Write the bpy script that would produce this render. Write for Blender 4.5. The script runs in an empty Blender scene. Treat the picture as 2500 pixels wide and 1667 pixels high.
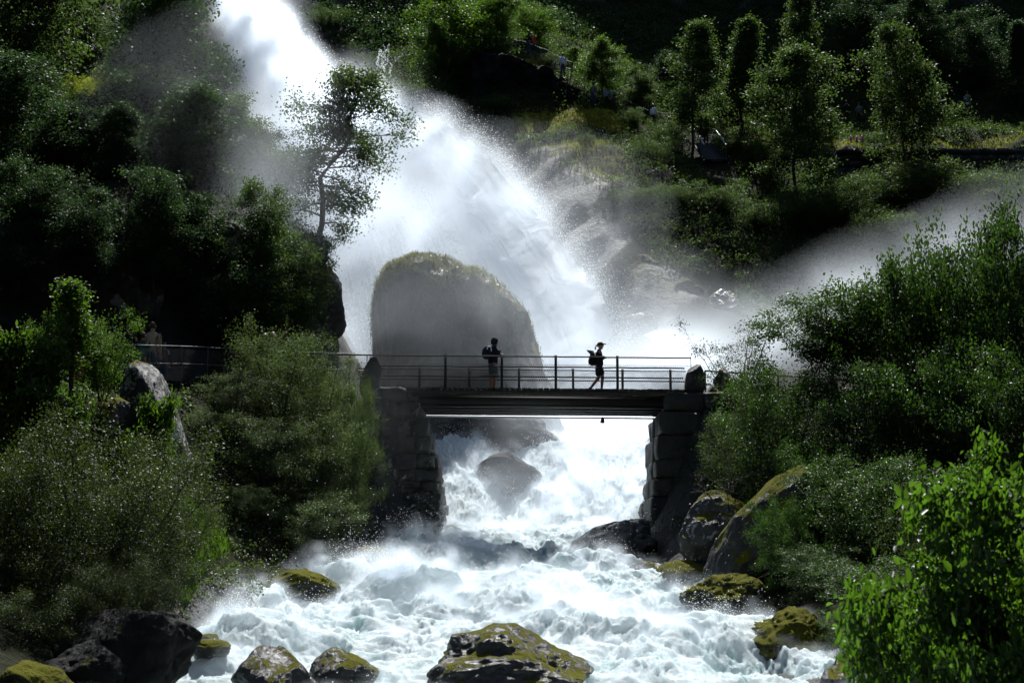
import bpy, bmesh, math
import numpy as np
from mathutils import Vector, Matrix

# ------------------------------------------------------------------ frame
sc = bpy.context.scene
COL = sc.collection
CAMZ = 3.0
F = 50.0 / 36.0 * 2500.0
PIT = math.radians(9.44)
CP, SP = math.cos(PIT), math.sin(PIT)


def W(px, py, Y):
    """world point seen at pixel (px,py) of the 2500 px wide photograph at distance Y"""
    a = (px - 1250.0) / F
    b = (833.5 - py) / F
    s = Y / (CP - b * SP)
    return np.array([a * s, Y, CAMZ + (SP + b * CP) * s])


def sm(a, b, x):
    t = np.clip((x - a) / (b - a), 0, 1)
    return t * t * (3 - 2 * t)


# ------------------------------------------------------------------ noise
def _h(ix, iy, iz, seed):
    h = (ix.astype(np.uint32) * np.uint32(374761393) + iy.astype(np.uint32) * np.uint32(668265263)
         + iz.astype(np.uint32) * np.uint32(2147483647) + np.uint32((seed * 974711 + 12345) & 0xffffffff))
    h = (h ^ (h >> np.uint32(13))) * np.uint32(1274126177)
    h = (h ^ (h >> np.uint32(15))) * np.uint32(2246822519)
    h = h ^ (h >> np.uint32(16))
    return h.astype(np.float32) * np.float32(2.0 / 4294967295.0) - np.float32(1)


def vn(p, seed=0):
    p = np.asarray(p, dtype=np.float64)
    i = np.floor(p)
    f = (p - i).astype(np.float32)
    i = i.astype(np.int64)
    f = f * f * f * (f * (f * 6 - 15) + 10)
    x, y, z = i[..., 0], i[..., 1], i[..., 2]
    fx, fy, fz = f[..., 0], f[..., 1], f[..., 2]
    def L(a, b, t): return a + (b - a) * t
    c = lambda dx, dy, dz: _h(x + dx, y + dy, z + dz, seed)
    return L(L(L(c(0, 0, 0), c(1, 0, 0), fx), L(c(0, 1, 0), c(1, 1, 0), fx), fy),
             L(L(c(0, 0, 1), c(1, 0, 1), fx), L(c(0, 1, 1), c(1, 1, 1), fx), fy), fz)


def fbm(p, o=4, seed=0, gain=.5, lac=2.03):
    p = np.asarray(p, dtype=np.float64)
    r = 0; a = 1; n = 0
    for k in range(o):
        r = r + a * vn(p + k * 17.3, seed + k); n += a; a *= gain; p = p * lac
    return r / n


def ridge(p, o=4, seed=0, gain=.5):
    p = np.asarray(p, dtype=np.float64)
    r = 0; a = 1; n = 0
    for k in range(o):
        r = r + a * (1 - 2 * np.abs(vn(p + k * 11.7, seed + k))); n += a; a *= gain; p = p * 2.1
    return r / n


def P3(x, y, z=0):
    x, y = np.broadcast_arrays(x, y)
    z = np.broadcast_to(z, x.shape)
    return np.stack([x, y, z], -1)


# ------------------------------------------------------------------ mesh helpers
def mk_mesh(name, V, Fc, smooth=False, attrs=None):
    """Fc: list of integer arrays (n,3) / (n,4)"""
    V = np.asarray(V, dtype=np.float32).reshape(-1, 3)
    if not isinstance(Fc, (list, tuple)): Fc = [Fc]
    Fc = [np.asarray(f, dtype=np.int32) for f in Fc if len(f)]
    me = bpy.data.meshes.new(name)
    me.vertices.add(len(V)); me.vertices.foreach_set('co', V.ravel())
    nl = sum(f.size for f in Fc); npoly = sum(len(f) for f in Fc)
    me.loops.add(nl); me.polygons.add(npoly)
    me.loops.foreach_set('vertex_index', np.concatenate([f.ravel() for f in Fc]))
    tot = np.concatenate([np.full(len(f), f.shape[1], np.int32) for f in Fc])
    st = np.concatenate([[0], np.cumsum(tot)[:-1]]).astype(np.int32)
    me.polygons.foreach_set('loop_start', st)
    if smooth: me.polygons.foreach_set('use_smooth', np.ones(npoly, bool))
    for k, (dom, arr) in (attrs or {}).items():
        at = me.attributes.new(k, 'FLOAT', dom)
        at.data.foreach_set('value', np.asarray(arr, dtype=np.float32).ravel())
    me.update(calc_edges=True)
    me.validate()
    return me


def ob(name, me, mat=None, parent=None, loc=None):
    o = bpy.data.objects.new(name, me)
    COL.objects.link(o)
    if mat is not None and me is not None and len(me.materials) == 0: me.materials.append(mat)
    if parent is not None: o.parent = parent
    if loc is not None: o.location = loc
    return o


def tag(o, label, cat, group=None, kind=None):
    o['label'] = label; o['category'] = cat
    if group: o['group'] = group
    if kind: o['kind'] = kind
    return o


def empty(name, loc, label, cat, group=None, rz=0):
    o = bpy.data.objects.new(name, None); COL.objects.link(o)
    o.empty_display_size = .2
    o.location = loc; o.rotation_euler = (0, 0, rz)
    return tag(o, label, cat, group)


class MB:
    """collects boxes, tubes and arrays into one mesh"""
    def __init__(s): s.v = []; s.q = []; s.t = []; s.n = 0
    def add(s, V, Q=None, T=None):
        V = np.asarray(V, dtype=float)
        if Q is not None and len(Q): s.q.append(np.asarray(Q) + s.n)
        if T is not None and len(T): s.t.append(np.asarray(T) + s.n)
        s.v.append(V); s.n += len(V); return s
    def box(s, c, d, rz=0, jit=0, r=None):
        c = np.asarray(c, float); d = np.asarray(d, float) / 2
        v = np.array([[i, j, k] for k in (-1, 1) for j in (-1, 1) for i in (-1, 1)], float) * d
        if jit: v += r.uniform(-jit, jit, v.shape)
        if rz: v = v @ np.array([[math.cos(rz), math.sin(rz), 0], [-math.sin(rz), math.cos(rz), 0], [0, 0, 1]])
        return s.add(v + c, [[0, 2, 3, 1], [4, 5, 7, 6], [0, 1, 5, 4], [2, 6, 7, 3], [0, 4, 6, 2], [1, 3, 7, 5]])
    def tube(s, pts, rad, n=6):
        V, Q = tube(pts, rad, n); return s.add(V, Q)
    def mesh(s, name, smooth=False):
        f = []
        if s.q: f.append(np.concatenate(s.q))
        if s.t: f.append(np.concatenate(s.t))
        return mk_mesh(name, np.concatenate(s.v), f, smooth)
    def build(s, name, mat, parent=None, smooth=False):
        return ob(name, s.mesh(name, smooth), mat, parent)


def tube(pts, rad, n=6):
    pts = np.asarray(pts, float); m = len(pts)
    rad = np.broadcast_to(np.asarray(rad, float), (m,))
    d = np.gradient(pts, axis=0)
    d /= np.linalg.norm(d, axis=1, keepdims=True) + 1e-9
    ref = np.where(np.abs(d[:, 2:3]) > .9, np.array([[1., 0, 0]]), np.array([[0, 0, 1.]]))
    u = np.cross(d, ref); u /= np.linalg.norm(u, axis=1, keepdims=True) + 1e-9
    w = np.cross(d, u)
    a = np.linspace(0, 2 * math.pi, n, endpoint=False)
    V = pts[:, None, :] + rad[:, None, None] * (np.cos(a)[None, :, None] * u[:, None, :] + np.sin(a)[None, :, None] * w[:, None, :])
    i, j = np.meshgrid(np.arange(m - 1), np.arange(n), indexing='ij')
    k = (j + 1) % n
    Q = np.stack([i * n + j, i * n + k, (i + 1) * n + k, (i + 1) * n + j], -1).reshape(-1, 4)
    return V.reshape(-1, 3), Q


def gridq(nu, nv):
    i, j = np.meshgrid(np.arange(nu - 1), np.arange(nv - 1), indexing='ij')
    a = i * nv + j
    return np.stack([a, a + nv, a + nv + 1, a + 1], -1).reshape(-1, 4)


_ico = {}
def ico(sub):
    if sub not in _ico:
        bm = bmesh.new(); bmesh.ops.create_icosphere(bm, subdivisions=sub, radius=1)
        V = np.array([v.co[:] for v in bm.verts]); T = np.array([[v.index for v in f.verts] for f in bm.faces]); bm.free()
        _ico[sub] = (V, T)
    return _ico[sub][0].copy(), _ico[sub][1]


# ------------------------------------------------------------------ materials
class NT:
    def __init__(s, name):
        s.m = bpy.data.materials.new(name); s.m.use_nodes = True
        s.t = s.m.node_tree; s.t.nodes.clear()
        s.out = s.n('ShaderNodeOutputMaterial')
    def n(s, k, **kw):
        nd = s.t.nodes.new(k)
        for a, b in kw.items(): setattr(nd, a, b)
        return nd
    def l(s, a, b): s.t.links.new(a, b)
    def v(s, nd, **kw):
        for a, b in kw.items(): nd.inputs[a.replace('_', ' ')].default_value = b
        return nd
    def noise(s, scale, detail=4, rough=.55, vec=None, dist=0):
        nd = s.n('ShaderNodeTexNoise'); nd.inputs['Scale'].default_value = scale
        nd.inputs['Detail'].default_value = detail; nd.inputs['Roughness'].default_value = rough
        nd.inputs['Distortion'].default_value = dist
        if vec is not None: s.l(vec, nd.inputs['Vector'])
        return nd.outputs['Fac']
    def ramp(s, fac, *st):
        nd = s.n('ShaderNodeValToRGB'); e = nd.color_ramp.elements
        while len(e) < len(st): e.new(.5)
        for k, (p, c) in enumerate(st):
            e[k].position = p
            if not isinstance(c, (tuple, list)): c = (c, c, c)
            e[k].color = (*c, 1)
        s.l(fac, nd.inputs[0]); return nd.outputs[0]
    def math(s, op, a, b=None, c=None, clamp=False):
        nd = s.n('ShaderNodeMath', operation=op); nd.use_clamp = clamp
        for k, x in enumerate((a, b, c)):
            if x is None: continue
            if hasattr(x, 'links'): s.l(x, nd.inputs[k])
            else: nd.inputs[k].default_value = x
        return nd.outputs[0]
    def mix(s, fac, a, b, bl='MIX'):
        nd = s.n('ShaderNodeMix', data_type='RGBA', blend_type=bl)
        for sock, x in ((nd.inputs[0], fac), (nd.inputs[6], a), (nd.inputs[7], b)):
            if hasattr(x, 'links'): s.l(x, sock)
            elif isinstance(x, (tuple, list)): sock.default_value = (*x, 1)
            elif sock is nd.inputs[0] or sock == nd.inputs[0]: sock.default_value = x
            else: sock.default_value = (x, x, x, 1)
        return nd.outputs[2]
    def mixsh(s, fac, a, b):
        nd = s.n('ShaderNodeMixShader')
        if hasattr(fac, 'links'): s.l(fac, nd.inputs[0])
        else: nd.inputs[0].default_value = fac
        s.l(a, nd.inputs[1]); s.l(b, nd.inputs[2]); return nd.outputs[0]
    def pbsdf(s, col=None, rough=.6, spec=.5, metal=0, normal=None):
        nd = s.n('ShaderNodeBsdfPrincipled')
        for nm, x in (('Base Color', col), ('Roughness', rough), ('Specular IOR Level', spec), ('Metallic', metal), ('Normal', normal)):
            if x is None: continue
            if hasattr(x, 'links'): s.l(x, nd.inputs[nm])
            elif isinstance(x, (tuple, list)): nd.inputs[nm].default_value = (*x, 1)
            else: nd.inputs[nm].default_value = x
        return nd.outputs[0]
    def bump(s, h, st=.5, dist=.05):
        nd = s.n('ShaderNodeBump'); nd.inputs['Strength'].default_value = st; nd.inputs['Distance'].default_value = dist
        s.l(h, nd.inputs['Height']); return nd.outputs[0]
    def attr(s, name):
        nd = s.n('ShaderNodeAttribute', attribute_name=name); return nd.outputs['Fac']
    def pos(s): return s.n('ShaderNodeNewGeometry').outputs['Position']
    def obj(s): return s.n('ShaderNodeTexCoord').outputs['Object']
    def nz(s):
        x = s.n('ShaderNodeSeparateXYZ'); s.l(s.n('ShaderNodeNewGeometry').outputs['Normal'], x.inputs[0]); return x.outputs[2]
    def orand(s): return s.n('ShaderNodeObjectInfo').outputs['Random']
    def done(s, sh): s.l(sh, s.out.inputs[0]); return s.m


def leaf_mat(name, dark, light, trans, tw=.45, rough=.38, spec=.5):
    t = NT(name)
    a = t.attr('tint')
    col = t.mix(a, dark, light)
    col = t.mix(t.math('MULTIPLY', t.orand(), .75), col, tuple(c * .45 for c in dark))
    tr = t.n('ShaderNodeBsdfTranslucent')
    t.l(t.mix(a, tuple(c * .6 for c in trans), trans), tr.inputs[0])
    return t.done(t.mixsh(tw, t.pbsdf(col, rough, spec), tr.outputs[0]))


M = {}
M['birch_leaf'] = leaf_mat('birch_leaf', (.014, .034, .012), (.036, .066, .024), (.065, .115, .018), rough=.6, spec=.16)
M['yellow_leaf'] = leaf_mat('yellow_leaf', (.03, .055, .006), (.07, .10, .010), (.26, .32, .012), tw=.55, rough=.6, spec=.15)
M['shade_leaf'] = leaf_mat('shade_leaf', (.009, .024, .011), (.024, .050, .019), (.030, .065, .014), rough=.6, spec=.16)  # darkened leaf colour, stands in for shade in the woods
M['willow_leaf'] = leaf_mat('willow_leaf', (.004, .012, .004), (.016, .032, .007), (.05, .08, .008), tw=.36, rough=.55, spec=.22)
M['bank_leaf'] = leaf_mat('bank_leaf', (.016, .034, .014), (.04, .066, .024), (.075, .12, .022), rough=.55, spec=.22)
M['alder_leaf'] = leaf_mat('alder_leaf', (.007, .022, .007), (.026, .058, .014), (.05, .115, .010), tw=.38, rough=.5, spec=.25)
M['fore_leaf'] = leaf_mat('fore_leaf', (.010, .036, .006), (.030, .075, .012), (.085, .19, .010), tw=.46, rough=.45, spec=.35)
M['herb_leaf'] = leaf_mat('herb_leaf', (.014, .04, .006), (.035, .075, .010), (.08, .165, .010), rough=.55, spec=.2)
M['grass'] = leaf_mat('grass_blade', (.05, .056, .024), (.13, .135, .06), (.15, .16, .055), rough=.6, spec=.2)
M['moss_blade'] = leaf_mat('moss_blade', (.04, .055, .008), (.11, .125, .016), (.15, .18, .014), rough=.7, spec=.1)


def bark(name, a, b, sx=8):
    t = NT(name)
    mp = t.n('ShaderNodeMapping'); t.l(t.obj(), mp.inputs[0]); mp.inputs['Scale'].default_value = (sx, sx, 2)
    f = t.noise(3, 5, .6, mp.outputs[0])
    return t.done(t.pbsdf(t.ramp(f, (.35, a), (.65, b)), .85, .3, normal=t.bump(f, .4, .02)))


M['bark'] = bark('dark_bark', (.012, .010, .008), (.05, .042, .034))
M['birch_bark'] = bark('birch_bark', (.03, .028, .025), (.22, .20, .18), 3)


def rock_mat(name, lo=.02, hi=.10, moss=.5, lichen=.0, wet=.5, tint=(1, .97, .92), streak=False, mscale=1.0, lcol=.3, lsc=3.1, mosscol=((.035, .045, .006), (.13, .12, .012))):
    t = NT(name)
    p = t.obj()
    if streak:
        mp = t.n('ShaderNodeMapping'); t.l(p, mp.inputs[0]); mp.inputs['Scale'].default_value = (1.6, 1.6, .35); q = mp.outputs[0]
    else: q = p
    f1 = t.noise(1.3 * mscale, 6, .6, q, .4)
    f2 = t.noise(9 * mscale, 8, .7, q)
    f3 = t.noise(34 * mscale, 4, .6, p)
    col = t.ramp(f1, (.3, tuple(lo * c for c in tint)), (.72, tuple(hi * c for c in tint)))
    col = t.mix(t.math('MULTIPLY', f2, .75), col, tuple(lo * .5 * c for c in tint))
    if lichen:
        v = t.noise(lsc, 6, .62, p, .8)
        m = t.ramp(v, (.66 - lichen * .3, 0.), (.68 - lichen * .3, 1.))
        col = t.mix(t.math('MULTIPLY', m, t.ramp(f3, (.35, .15), (.6, .9))), col, (lcol, lcol, lcol * .95))
    ms = t.math('ADD', t.math('MULTIPLY', t.nz(), .9), t.math('MULTIPLY_ADD', f1, 1.6, -.8))
    ms = t.math('ADD', ms, t.math('MULTIPLY_ADD', f2, .9, -.45))
    mm = t.ramp(ms, (max(.0, .95 - moss), 0.), (min(1., 1.1 - moss), 1.))
    mc = t.mix(f3, mosscol[0], mosscol[1])
    col = t.mix(mm, col, mc)
    h = t.math('ADD', t.math('MULTIPLY', f2, .6), t.math('MULTIPLY', f3, t.math('MULTIPLY_ADD', mm, .8, .15)))
    ro = t.mix(mm, .75 - .5 * wet, .95)
    sp = t.mix(mm, .10 + .28 * wet, .04)
    return t.done(t.pbsdf(col, ro, sp, normal=t.bump(h, .9, .08)))


M['wet_rock'] = rock_mat('wet_boulder_rock', .008, .04, .36, .0, .85)
M['shiny_rock'] = rock_mat('shining_wet_rock', .012, .05, .02, .0, 1.05)
M['moss_rock'] = rock_mat('mossy_boulder_rock', .010, .05, .60, .0, .45)
M['moss_full'] = rock_mat('moss_covered_rock', .012, .05, .85, .0, .3)
M['lichen_rock'] = rock_mat('lichen_spotted_rock', .010, .045, .25, .38, .35, lcol=.38, lsc=5)
M['bare_rock'] = rock_mat('grey_bare_rock', .02, .085, .45, .2, .5)
M['dark_rock'] = rock_mat('dark_shaded_rock', .003, .010, .02, .0, .0)  # near-black colour puts shade into the rocks under the willows
M['cliff'] = rock_mat('cliff_face_rock', .012, .085, .42, .26, .1, streak=True, mscale=.9, lcol=.24, lsc=1.2)
M['dome'] = rock_mat('grassy_dome_rock', .03, .10, .38, .0, .5, streak=True, mscale=.6, mosscol=((.05, .054, .028), (.11, .112, .06)))
M['masonry'] = rock_mat('abutment_stone', .016, .055, .12, .0, .3)
M['crag'] = rock_mat('craggy_abutment_stone', .014, .07, .2, .22, .35, streak=True, lcol=.2, lsc=2.4)


def plain(name, col, rough=.7, spec=.3, metal=0, var=.35, sc_=12):
    t = NT(name)
    f = t.noise(sc_, 4, .6, t.obj())
    c = t.mix(f, tuple(x * (1 - var) for x in col), tuple(min(1, x * (1 + var)) for x in col))
    return t.done(t.pbsdf(c, rough, spec, metal))


M['iron'] = plain('dark_painted_iron', (.018, .019, .020), .75, .15)
M['galv'] = plain('galvanised_steel', (.07, .075, .08), .6, .3, .2)
M['timber'] = plain('weathered_timber', (.035, .032, .028), .8, .2, sc_=5)
M['steel'] = plain('rusty_girder_steel', (.03, .028, .027), .55, .5, .1)
M['pipe'] = plain('bare_metal_pipe', (.25, .26, .27), .3, .5, .7)
M['bright_rail'] = plain('bright_metal_rail', (.55, .57, .6), .3, .5, .6)
M['gravel'] = plain('path_gravel', (.13, .12, .11), .9, .2, sc_=30)

# ground: soil, slope rock and moss by painted attributes
t = NT('ground')
p = t.pos()
n1 = t.noise(.35, 6, .6, p); n2 = t.noise(3.2, 6, .65, p); n3 = t.noise(20, 4, .6, p)
soil = t.ramp(n2, (.3, (.006, .007, .003)), (.7, (.018, .020, .008)))
rockc = t.ramp(t.noise(1.1, 8, .65, p, .6), (.3, (.006, .006, .006)), (.7, (.032, .032, .031)))
mossc = t.ramp(n2, (.3, (.06, .065, .008)), (.7, (.19, .175, .016)))
rk = t.ramp(t.math('ADD', t.attr('rock'), t.math('MULTIPLY_ADD', n1, .8, -.4)), (.45, 0.), (.6, 1.))
ms = t.ramp(t.math('ADD', t.attr('moss'), t.math('MULTIPLY_ADD', n2, 1.0, -.5)), (.4, 0.), (.6, 1.))
col = t.mix(ms, t.mix(rk, soil, rockc), mossc)
h = t.math('ADD', t.math('MULTIPLY', n2, 1.), t.math('MULTIPLY', n3, .1))
M['ground'] = t.done(t.pbsdf(col, t.mix(ms, t.mix(rk, .95, .75), .95), t.mix(rk, .05, .22), normal=t.bump(h, .8, .25)))

# white water
t = NT('white_water')
p = t.pos()
mp = t.n('ShaderNodeMapping'); t.l(p, mp.inputs[0]); mp.inputs['Scale'].default_value = (1, .55, .8)
fo = t.attr('foam')
n1 = t.noise(2.6, 7, .68, mp.outputs[0], .7); n2 = t.noise(16, 6, .72, mp.outputs[0], .4); n3 = t.noise(60, 4, .7, p)
fm = t.ramp(t.math('ADD', fo, t.math('ADD', t.math('MULTIPLY_ADD', n1, 1.5, -.75), t.math('ADD', t.math('MULTIPLY_ADD', n2, 1.1, -.55), t.math('MULTIPLY_ADD', n3, .5, -.25)))), (-.05, .05), (.46, 1.))
hh = t.math('ADD', n1, t.math('ADD', t.math('MULTIPLY', n2, .55), t.math('MULTIPLY', n3, .18)))
bmp = t.bump(hh, .6, .09)
wat = t.pbsdf((.22, .46, .47), .2, .5, normal=bmp)
trw = t.n('ShaderNodeBsdfTranslucent'); trw.inputs[0].default_value = (.45, .80, .80, 1)
wat = t.mixsh(.5, wat, trw.outputs[0])
foam = t.pbsdf((.78, .89, .91), .6, .3, normal=bmp)
tr2 = t.n('ShaderNodeBsdfTranslucent'); tr2.inputs[0].default_value = (.88, .95, .96, 1); t.l(bmp, tr2.inputs['Normal'])
foam = t.mixsh(.58, foam, tr2.outputs[0])
M['river'] = t.done(t.mixsh(fm, wat, foam))

# falling water: fine threads along the flow, lacy towards the edge of the sheet
t = NT('falling_water')
cv = t.n('ShaderNodeCombineXYZ'); t.l(t.attr('flow_u'), cv.inputs[0]); t.l(t.attr('flow_v'), cv.inputs[1])
p = t.pos()
n1 = t.noise(1.6, 8, .72, cv.outputs[0], .9); n2 = t.noise(5.5, 6, .75, p, .5); n3 = t.noise(.35, 5, .6, p, .6)
bmp = t.bump(t.math('ADD', n1, t.math('MULTIPLY', n2, .6)), .4, .15)
foam = t.pbsdf((.85, .88, .9), .8, .1, normal=bmp)
tr2 = t.n('ShaderNodeBsdfTranslucent'); tr2.inputs[0].default_value = (.88, .92, .95, 1); t.l(bmp, tr2.inputs['Normal'])
foam = t.mixsh(.6, foam, tr2.outputs[0])
tp = t.n('ShaderNodeBsdfTransparent')
al = t.math('ADD', t.attr('foam'), t.math('ADD', t.math('MULTIPLY_ADD', n1, 1.6, -.8), t.math('ADD', t.math('MULTIPLY_ADD', n2, 1.3, -.65), t.math('MULTIPLY_ADD', n3, 1.0, -.5))))
al = t.ramp(al, (.28, 0.), (.62, 1.))
M['fall'] = t.done(t.mixsh(al, tp.outputs[0], foam))

t = NT('water_droplets')
tr2 = t.n('ShaderNodeBsdfTranslucent'); tr2.inputs[0].default_value = (.9, .94, .96, 1)
M['drops'] = t.done(t.mixsh(.6, t.pbsdf((.9, .93, .95), .3, .5), tr2.outputs[0]))

t = NT('spray_mist')
pv = t.n('ShaderNodeVolumePrincipled')
pv.inputs['Color'].default_value = (.86, .93, 1, 1)
pv.inputs['Density'].default_value = 1.0
pv.inputs['Density Attribute'].default_value = 'density'
pv.inputs['Anisotropy'].default_value = .6
t.l(pv.outputs[0], t.out.inputs['Volume'])
M['mist'] = t.m
# ------------------------------------------------------------------ levels of the water
_wY = [0, 10, 20, 25, 30, 35, 40, 45, 49.5, 52.5, 56, 58, 70, 74, 120]
_wZ = [-3, -2.6, -2.2, -1.84, -1.35, -.75, 0, .9, 1.7, 3.4, 5.0, 5.5, 9.0, 9.6, 9.6]
def wz(Y): return np.interp(Y, _wY, _wZ) + CAMZ
_eY = [8, 20, 25, 30, 36, 40, 44, 47, 50, 56, 60, 74]
def xl(Y): return np.interp(Y, _eY, [-5.5, -5.5, -6.2, -6.7, -5.4, -4.7, -3.5, -2.8, -3.0, -3.6, -4.2, -9])
def xr(Y): return np.interp(Y, _eY, [3.2, 4.6, 5.7, 5.0, 4.8, 4.6, 4.5, 4.6, 4.6, 5.6, 6.6, 8])

# ------------------------------------------------------------------ terrain control points
cp = []
for Y in (8, 14, 20, 25, 30, 35, 40, 44, 47, 50, 55, 60, 66):
    a, b, z = xl(Y), xr(Y), float(wz(Y)) - CAMZ
    cp += [(a, Y, z - .15), (b, Y, z - .15), (a * .7 + b * .3, Y, z - 1.1), (a * .3 + b * .7, Y, z - 1.1)]
cp += [  # left bank
    (-7.5, 25, -.9), (-10, 25, .2), (-16, 25, 2), (-8, 30, .2), (-10, 30, 1.6), (-14, 31, 3.4), (-9, 34, 2.6), (-11, 34, 4.2), (-16, 35, 5.0),
    (-7.0, 37.5, 1.0), (-8.2, 38.5, 3.2), (-6.2, 41.5, 2.4), (-4.9, 44, 2.0), (-14, 38.6, 5.3), (-10.5, 40.3, 5.45), (-8, 42.2, 5.6), (-6.2, 44.6, 5.9), (-5.1, 46, 6.05),
    (-14, 41, 5.3), (-10.5, 42.6, 5.45), (-7.8, 44.6, 5.65), (-6, 46.8, 5.95), (-5, 48.3, 6.05), (-20, 39, 5.4), (-20, 36, 5.2), (-30, 38, 6.5),
    (-14, 43.2, 5.6), (-10.5, 44.8, 5.8), (-8, 47, 6.0), (-6.3, 49, 6.1), (-5.5, 52, 6.2), (-6, 56, 6.5), (-30, 44, 12),
    (-14.5, 45.5, 12.4), (-11, 47, 12.4), (-9, 49.5, 12.4), (-8.2, 52, 12.6), (-8, 55, 13), (-22, 46, 12.8), (-20, 52, 13.6),
    (-14, 53, 13.4), (-9.5, 60, 14.5), (-16, 62, 16.5), (-10.5, 68, 16), (-25, 75, 22), (-14.5, 80, 21), (-23, 95, 32), (-24, 105, 38), (-12, 88, 15), (-15.5, 95, 22), (-11, 83, 11), (-40, 60, 18), (-40, 90, 36),
    (-28, 115, 46), (-45, 130, 70), (-60, 100, 50),
    # bed of the falls
    (-8, 86, 9.5), (-2, 82, 9), (4, 76, 8.5), (6, 70, 8.4), (-6, 74, 8), (0, 68, 7.4), (-9, 78, 9.5), (-5, 62, 6.5),
    # right bank
    (7, 25, -1.7), (9, 25, -1.4), (12, 25, -1.), (20, 25, 0), (6.3, 30, -1.0), (8, 30, -.6), (12, 31, .0), (20, 32, 1.2), (6, 35, -.1), (7.5, 36, .5), (10, 36, .9), (20, 38, 2.4),
    (5.8, 41, 1.2), (7.2, 42, 2.2), (12, 42, 3), (22, 44, 4.5), (6.2, 46, 5.7), (6.2, 49, 5.8), (10, 47, 6), (10, 50, 6), (20, 50, 6.5), (20, 55, 6.7),
    (8, 56, 6.1), (8.5, 60, 6.6), (13, 60, 7), (20, 62, 8), (12, 68, 9.5), (25, 70, 11), (40, 60, 12), (40, 80, 22), (60, 90, 32),
    (3, 13, -2.7), (5, 14, -2.6), (9, 14, -2.3), (-2, 10, -3), (-8, 14, -2.2), (-14, 16, -.5), (4.2, 18, -2.5), (7, 18, -2.2), (-7, 20, -1.8), (-12, 20, -.4), (7, 21, -2.0), (10, 20, -1.6),
    # mountain behind, its unseen crest raised to shade the far wood
    (0, 135, 71), (15, 135, 79), (30, 135, 80), (50, 135, 80), (-20, 135, 70), (-40, 138, 74), (70, 130, 72), (0, 145, 84), (25, 145, 95), (60, 145, 96), (-30, 150, 82),
    (0, 175, 98), (40, 175, 104), (-40, 175, 92), (0, 250, 100), (80, 240, 104), (-80, 240, 110), (-90, 100, 70), (-80, 50, 65), (-60, 20, 40), (90, 100, 70), (80, 40, 60), (60, 10, 30),
    (0, -12, -3.5), (30, -12, 4), (-30, -12, 4), (0, -40, 20), (40, -40, 34), (-40, -40, 34), (0, -80, 85), (60, -80, 95), (-60, -80, 95), (0, -120, 130), (150, -100, 130), (-150, -100, 130), (250, 50, 160), (-250, 50, 160), (250, 300, 110), (-250, 300, 120), (0, 400, 110)]  # unseen slopes behind and beside the camera, added to block sky fill
for (px, py, Y) in [(800, 345, 98), (700, 280, 105), (600, 80, 118), (560, 0, 123), (640, 390, 99), (880, 232, 99), (1000, 245, 100), (1150, 392, 92), (1250, 472, 86), (1350, 604, 80), (1450, 684, 76), (1540, 800, 73),
                    (1250, 300, 94), (1400, 292, 94.5), (1500, 296, 95), (1450, 450, 84), (1550, 550, 80), (1650, 690, 75), (1750, 765, 73), (1900, 710, 76), (2100, 620, 78), (2300, 560, 80), (2500, 510, 80),
                    (1650, 400, 90), (1750, 425, 88), (1600, 330, 94.5), (1800, 345, 94.5), (1950, 362, 93.2), (2070, 362, 93.2), (2300, 360, 93.2), (2500, 357, 93.2), (2700, 357, 93.2),
                    (2070, 445, 92), (2300, 440, 92), (2500, 430, 92), (2700, 430, 92), (2070, 338, 100), (2500, 330, 100), (1900, 330, 100), (1950, 300, 104), (2500, 295, 104),
                    (1170, 118, 103.5), (1290, 145, 101.5), (1390, 200, 99.6), (1180, 240, 98), (1380, 275, 96.5), (1300, 190, 99.5), (1060, 200, 104), (950, 150, 110), (900, 60, 116), (1030, 14, 118.5), (1250, 30, 115),
                    (1500, 215, 105), (1650, 215, 106), (1800, 215, 108), (2000, 165, 112), (2200, 130, 114), (2500, 110, 115), (1300, -20, 122), (1700, -5, 125), (2100, -10, 126), (2500, -10, 126)]:
    w = W(px, py, Y); cp.append((w[0], w[1], w[2] - CAMZ))
cp = np.array(cp, float)


class RBF:
    def __init__(s, pts):
        s.xy = pts[:, :2]; n = len(pts)
        A = np.linalg.norm(s.xy[:, None] - s.xy[None], axis=-1) - np.eye(n) * .02
        B = np.c_[np.ones(n), s.xy / 100]
        K = np.block([[A, B], [B.T, np.zeros((3, 3))]])
        s.w = np.linalg.solve(K, np.r_[pts[:, 2], 0, 0, 0])
    def __call__(s, x, y):
        x = np.asarray(x, float); y = np.asarray(y, float); sh = np.broadcast(x, y).shape
        x = np.broadcast_to(x, sh).ravel(); y = np.broadcast_to(y, sh).ravel()
        out = np.empty(x.size)
        for k in range(0, x.size, 20000):
            q = np.c_[x[k:k + 20000], y[k:k + 20000]]
            d = np.sqrt(((q[:, None] - s.xy[None]) ** 2).sum(-1))
            out[k:k + 20000] = d @ s.w[:-3] + s.w[-3] + (q / 100) @ s.w[-2:]
        return out.reshape(sh)


_rbf = RBF(cp)


def pathmask(x, y):
    """1 on the footpath of the left bank and at the bridge ends"""
    cx = np.array([-22, -14, -10.5, -8, -6.2, -5.1]); cy = np.array([38.6, 39.8, 41.5, 43.4, 45.8, 47.2])
    yc = np.interp(x, cx, cy)
    return np.where(x < -4.6, sm(1.5, .9, np.abs(y - yc)), 0) + sm(5.8, 6.4, x) * sm(2.0, 1.3, np.abs(y - 47.3))


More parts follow.
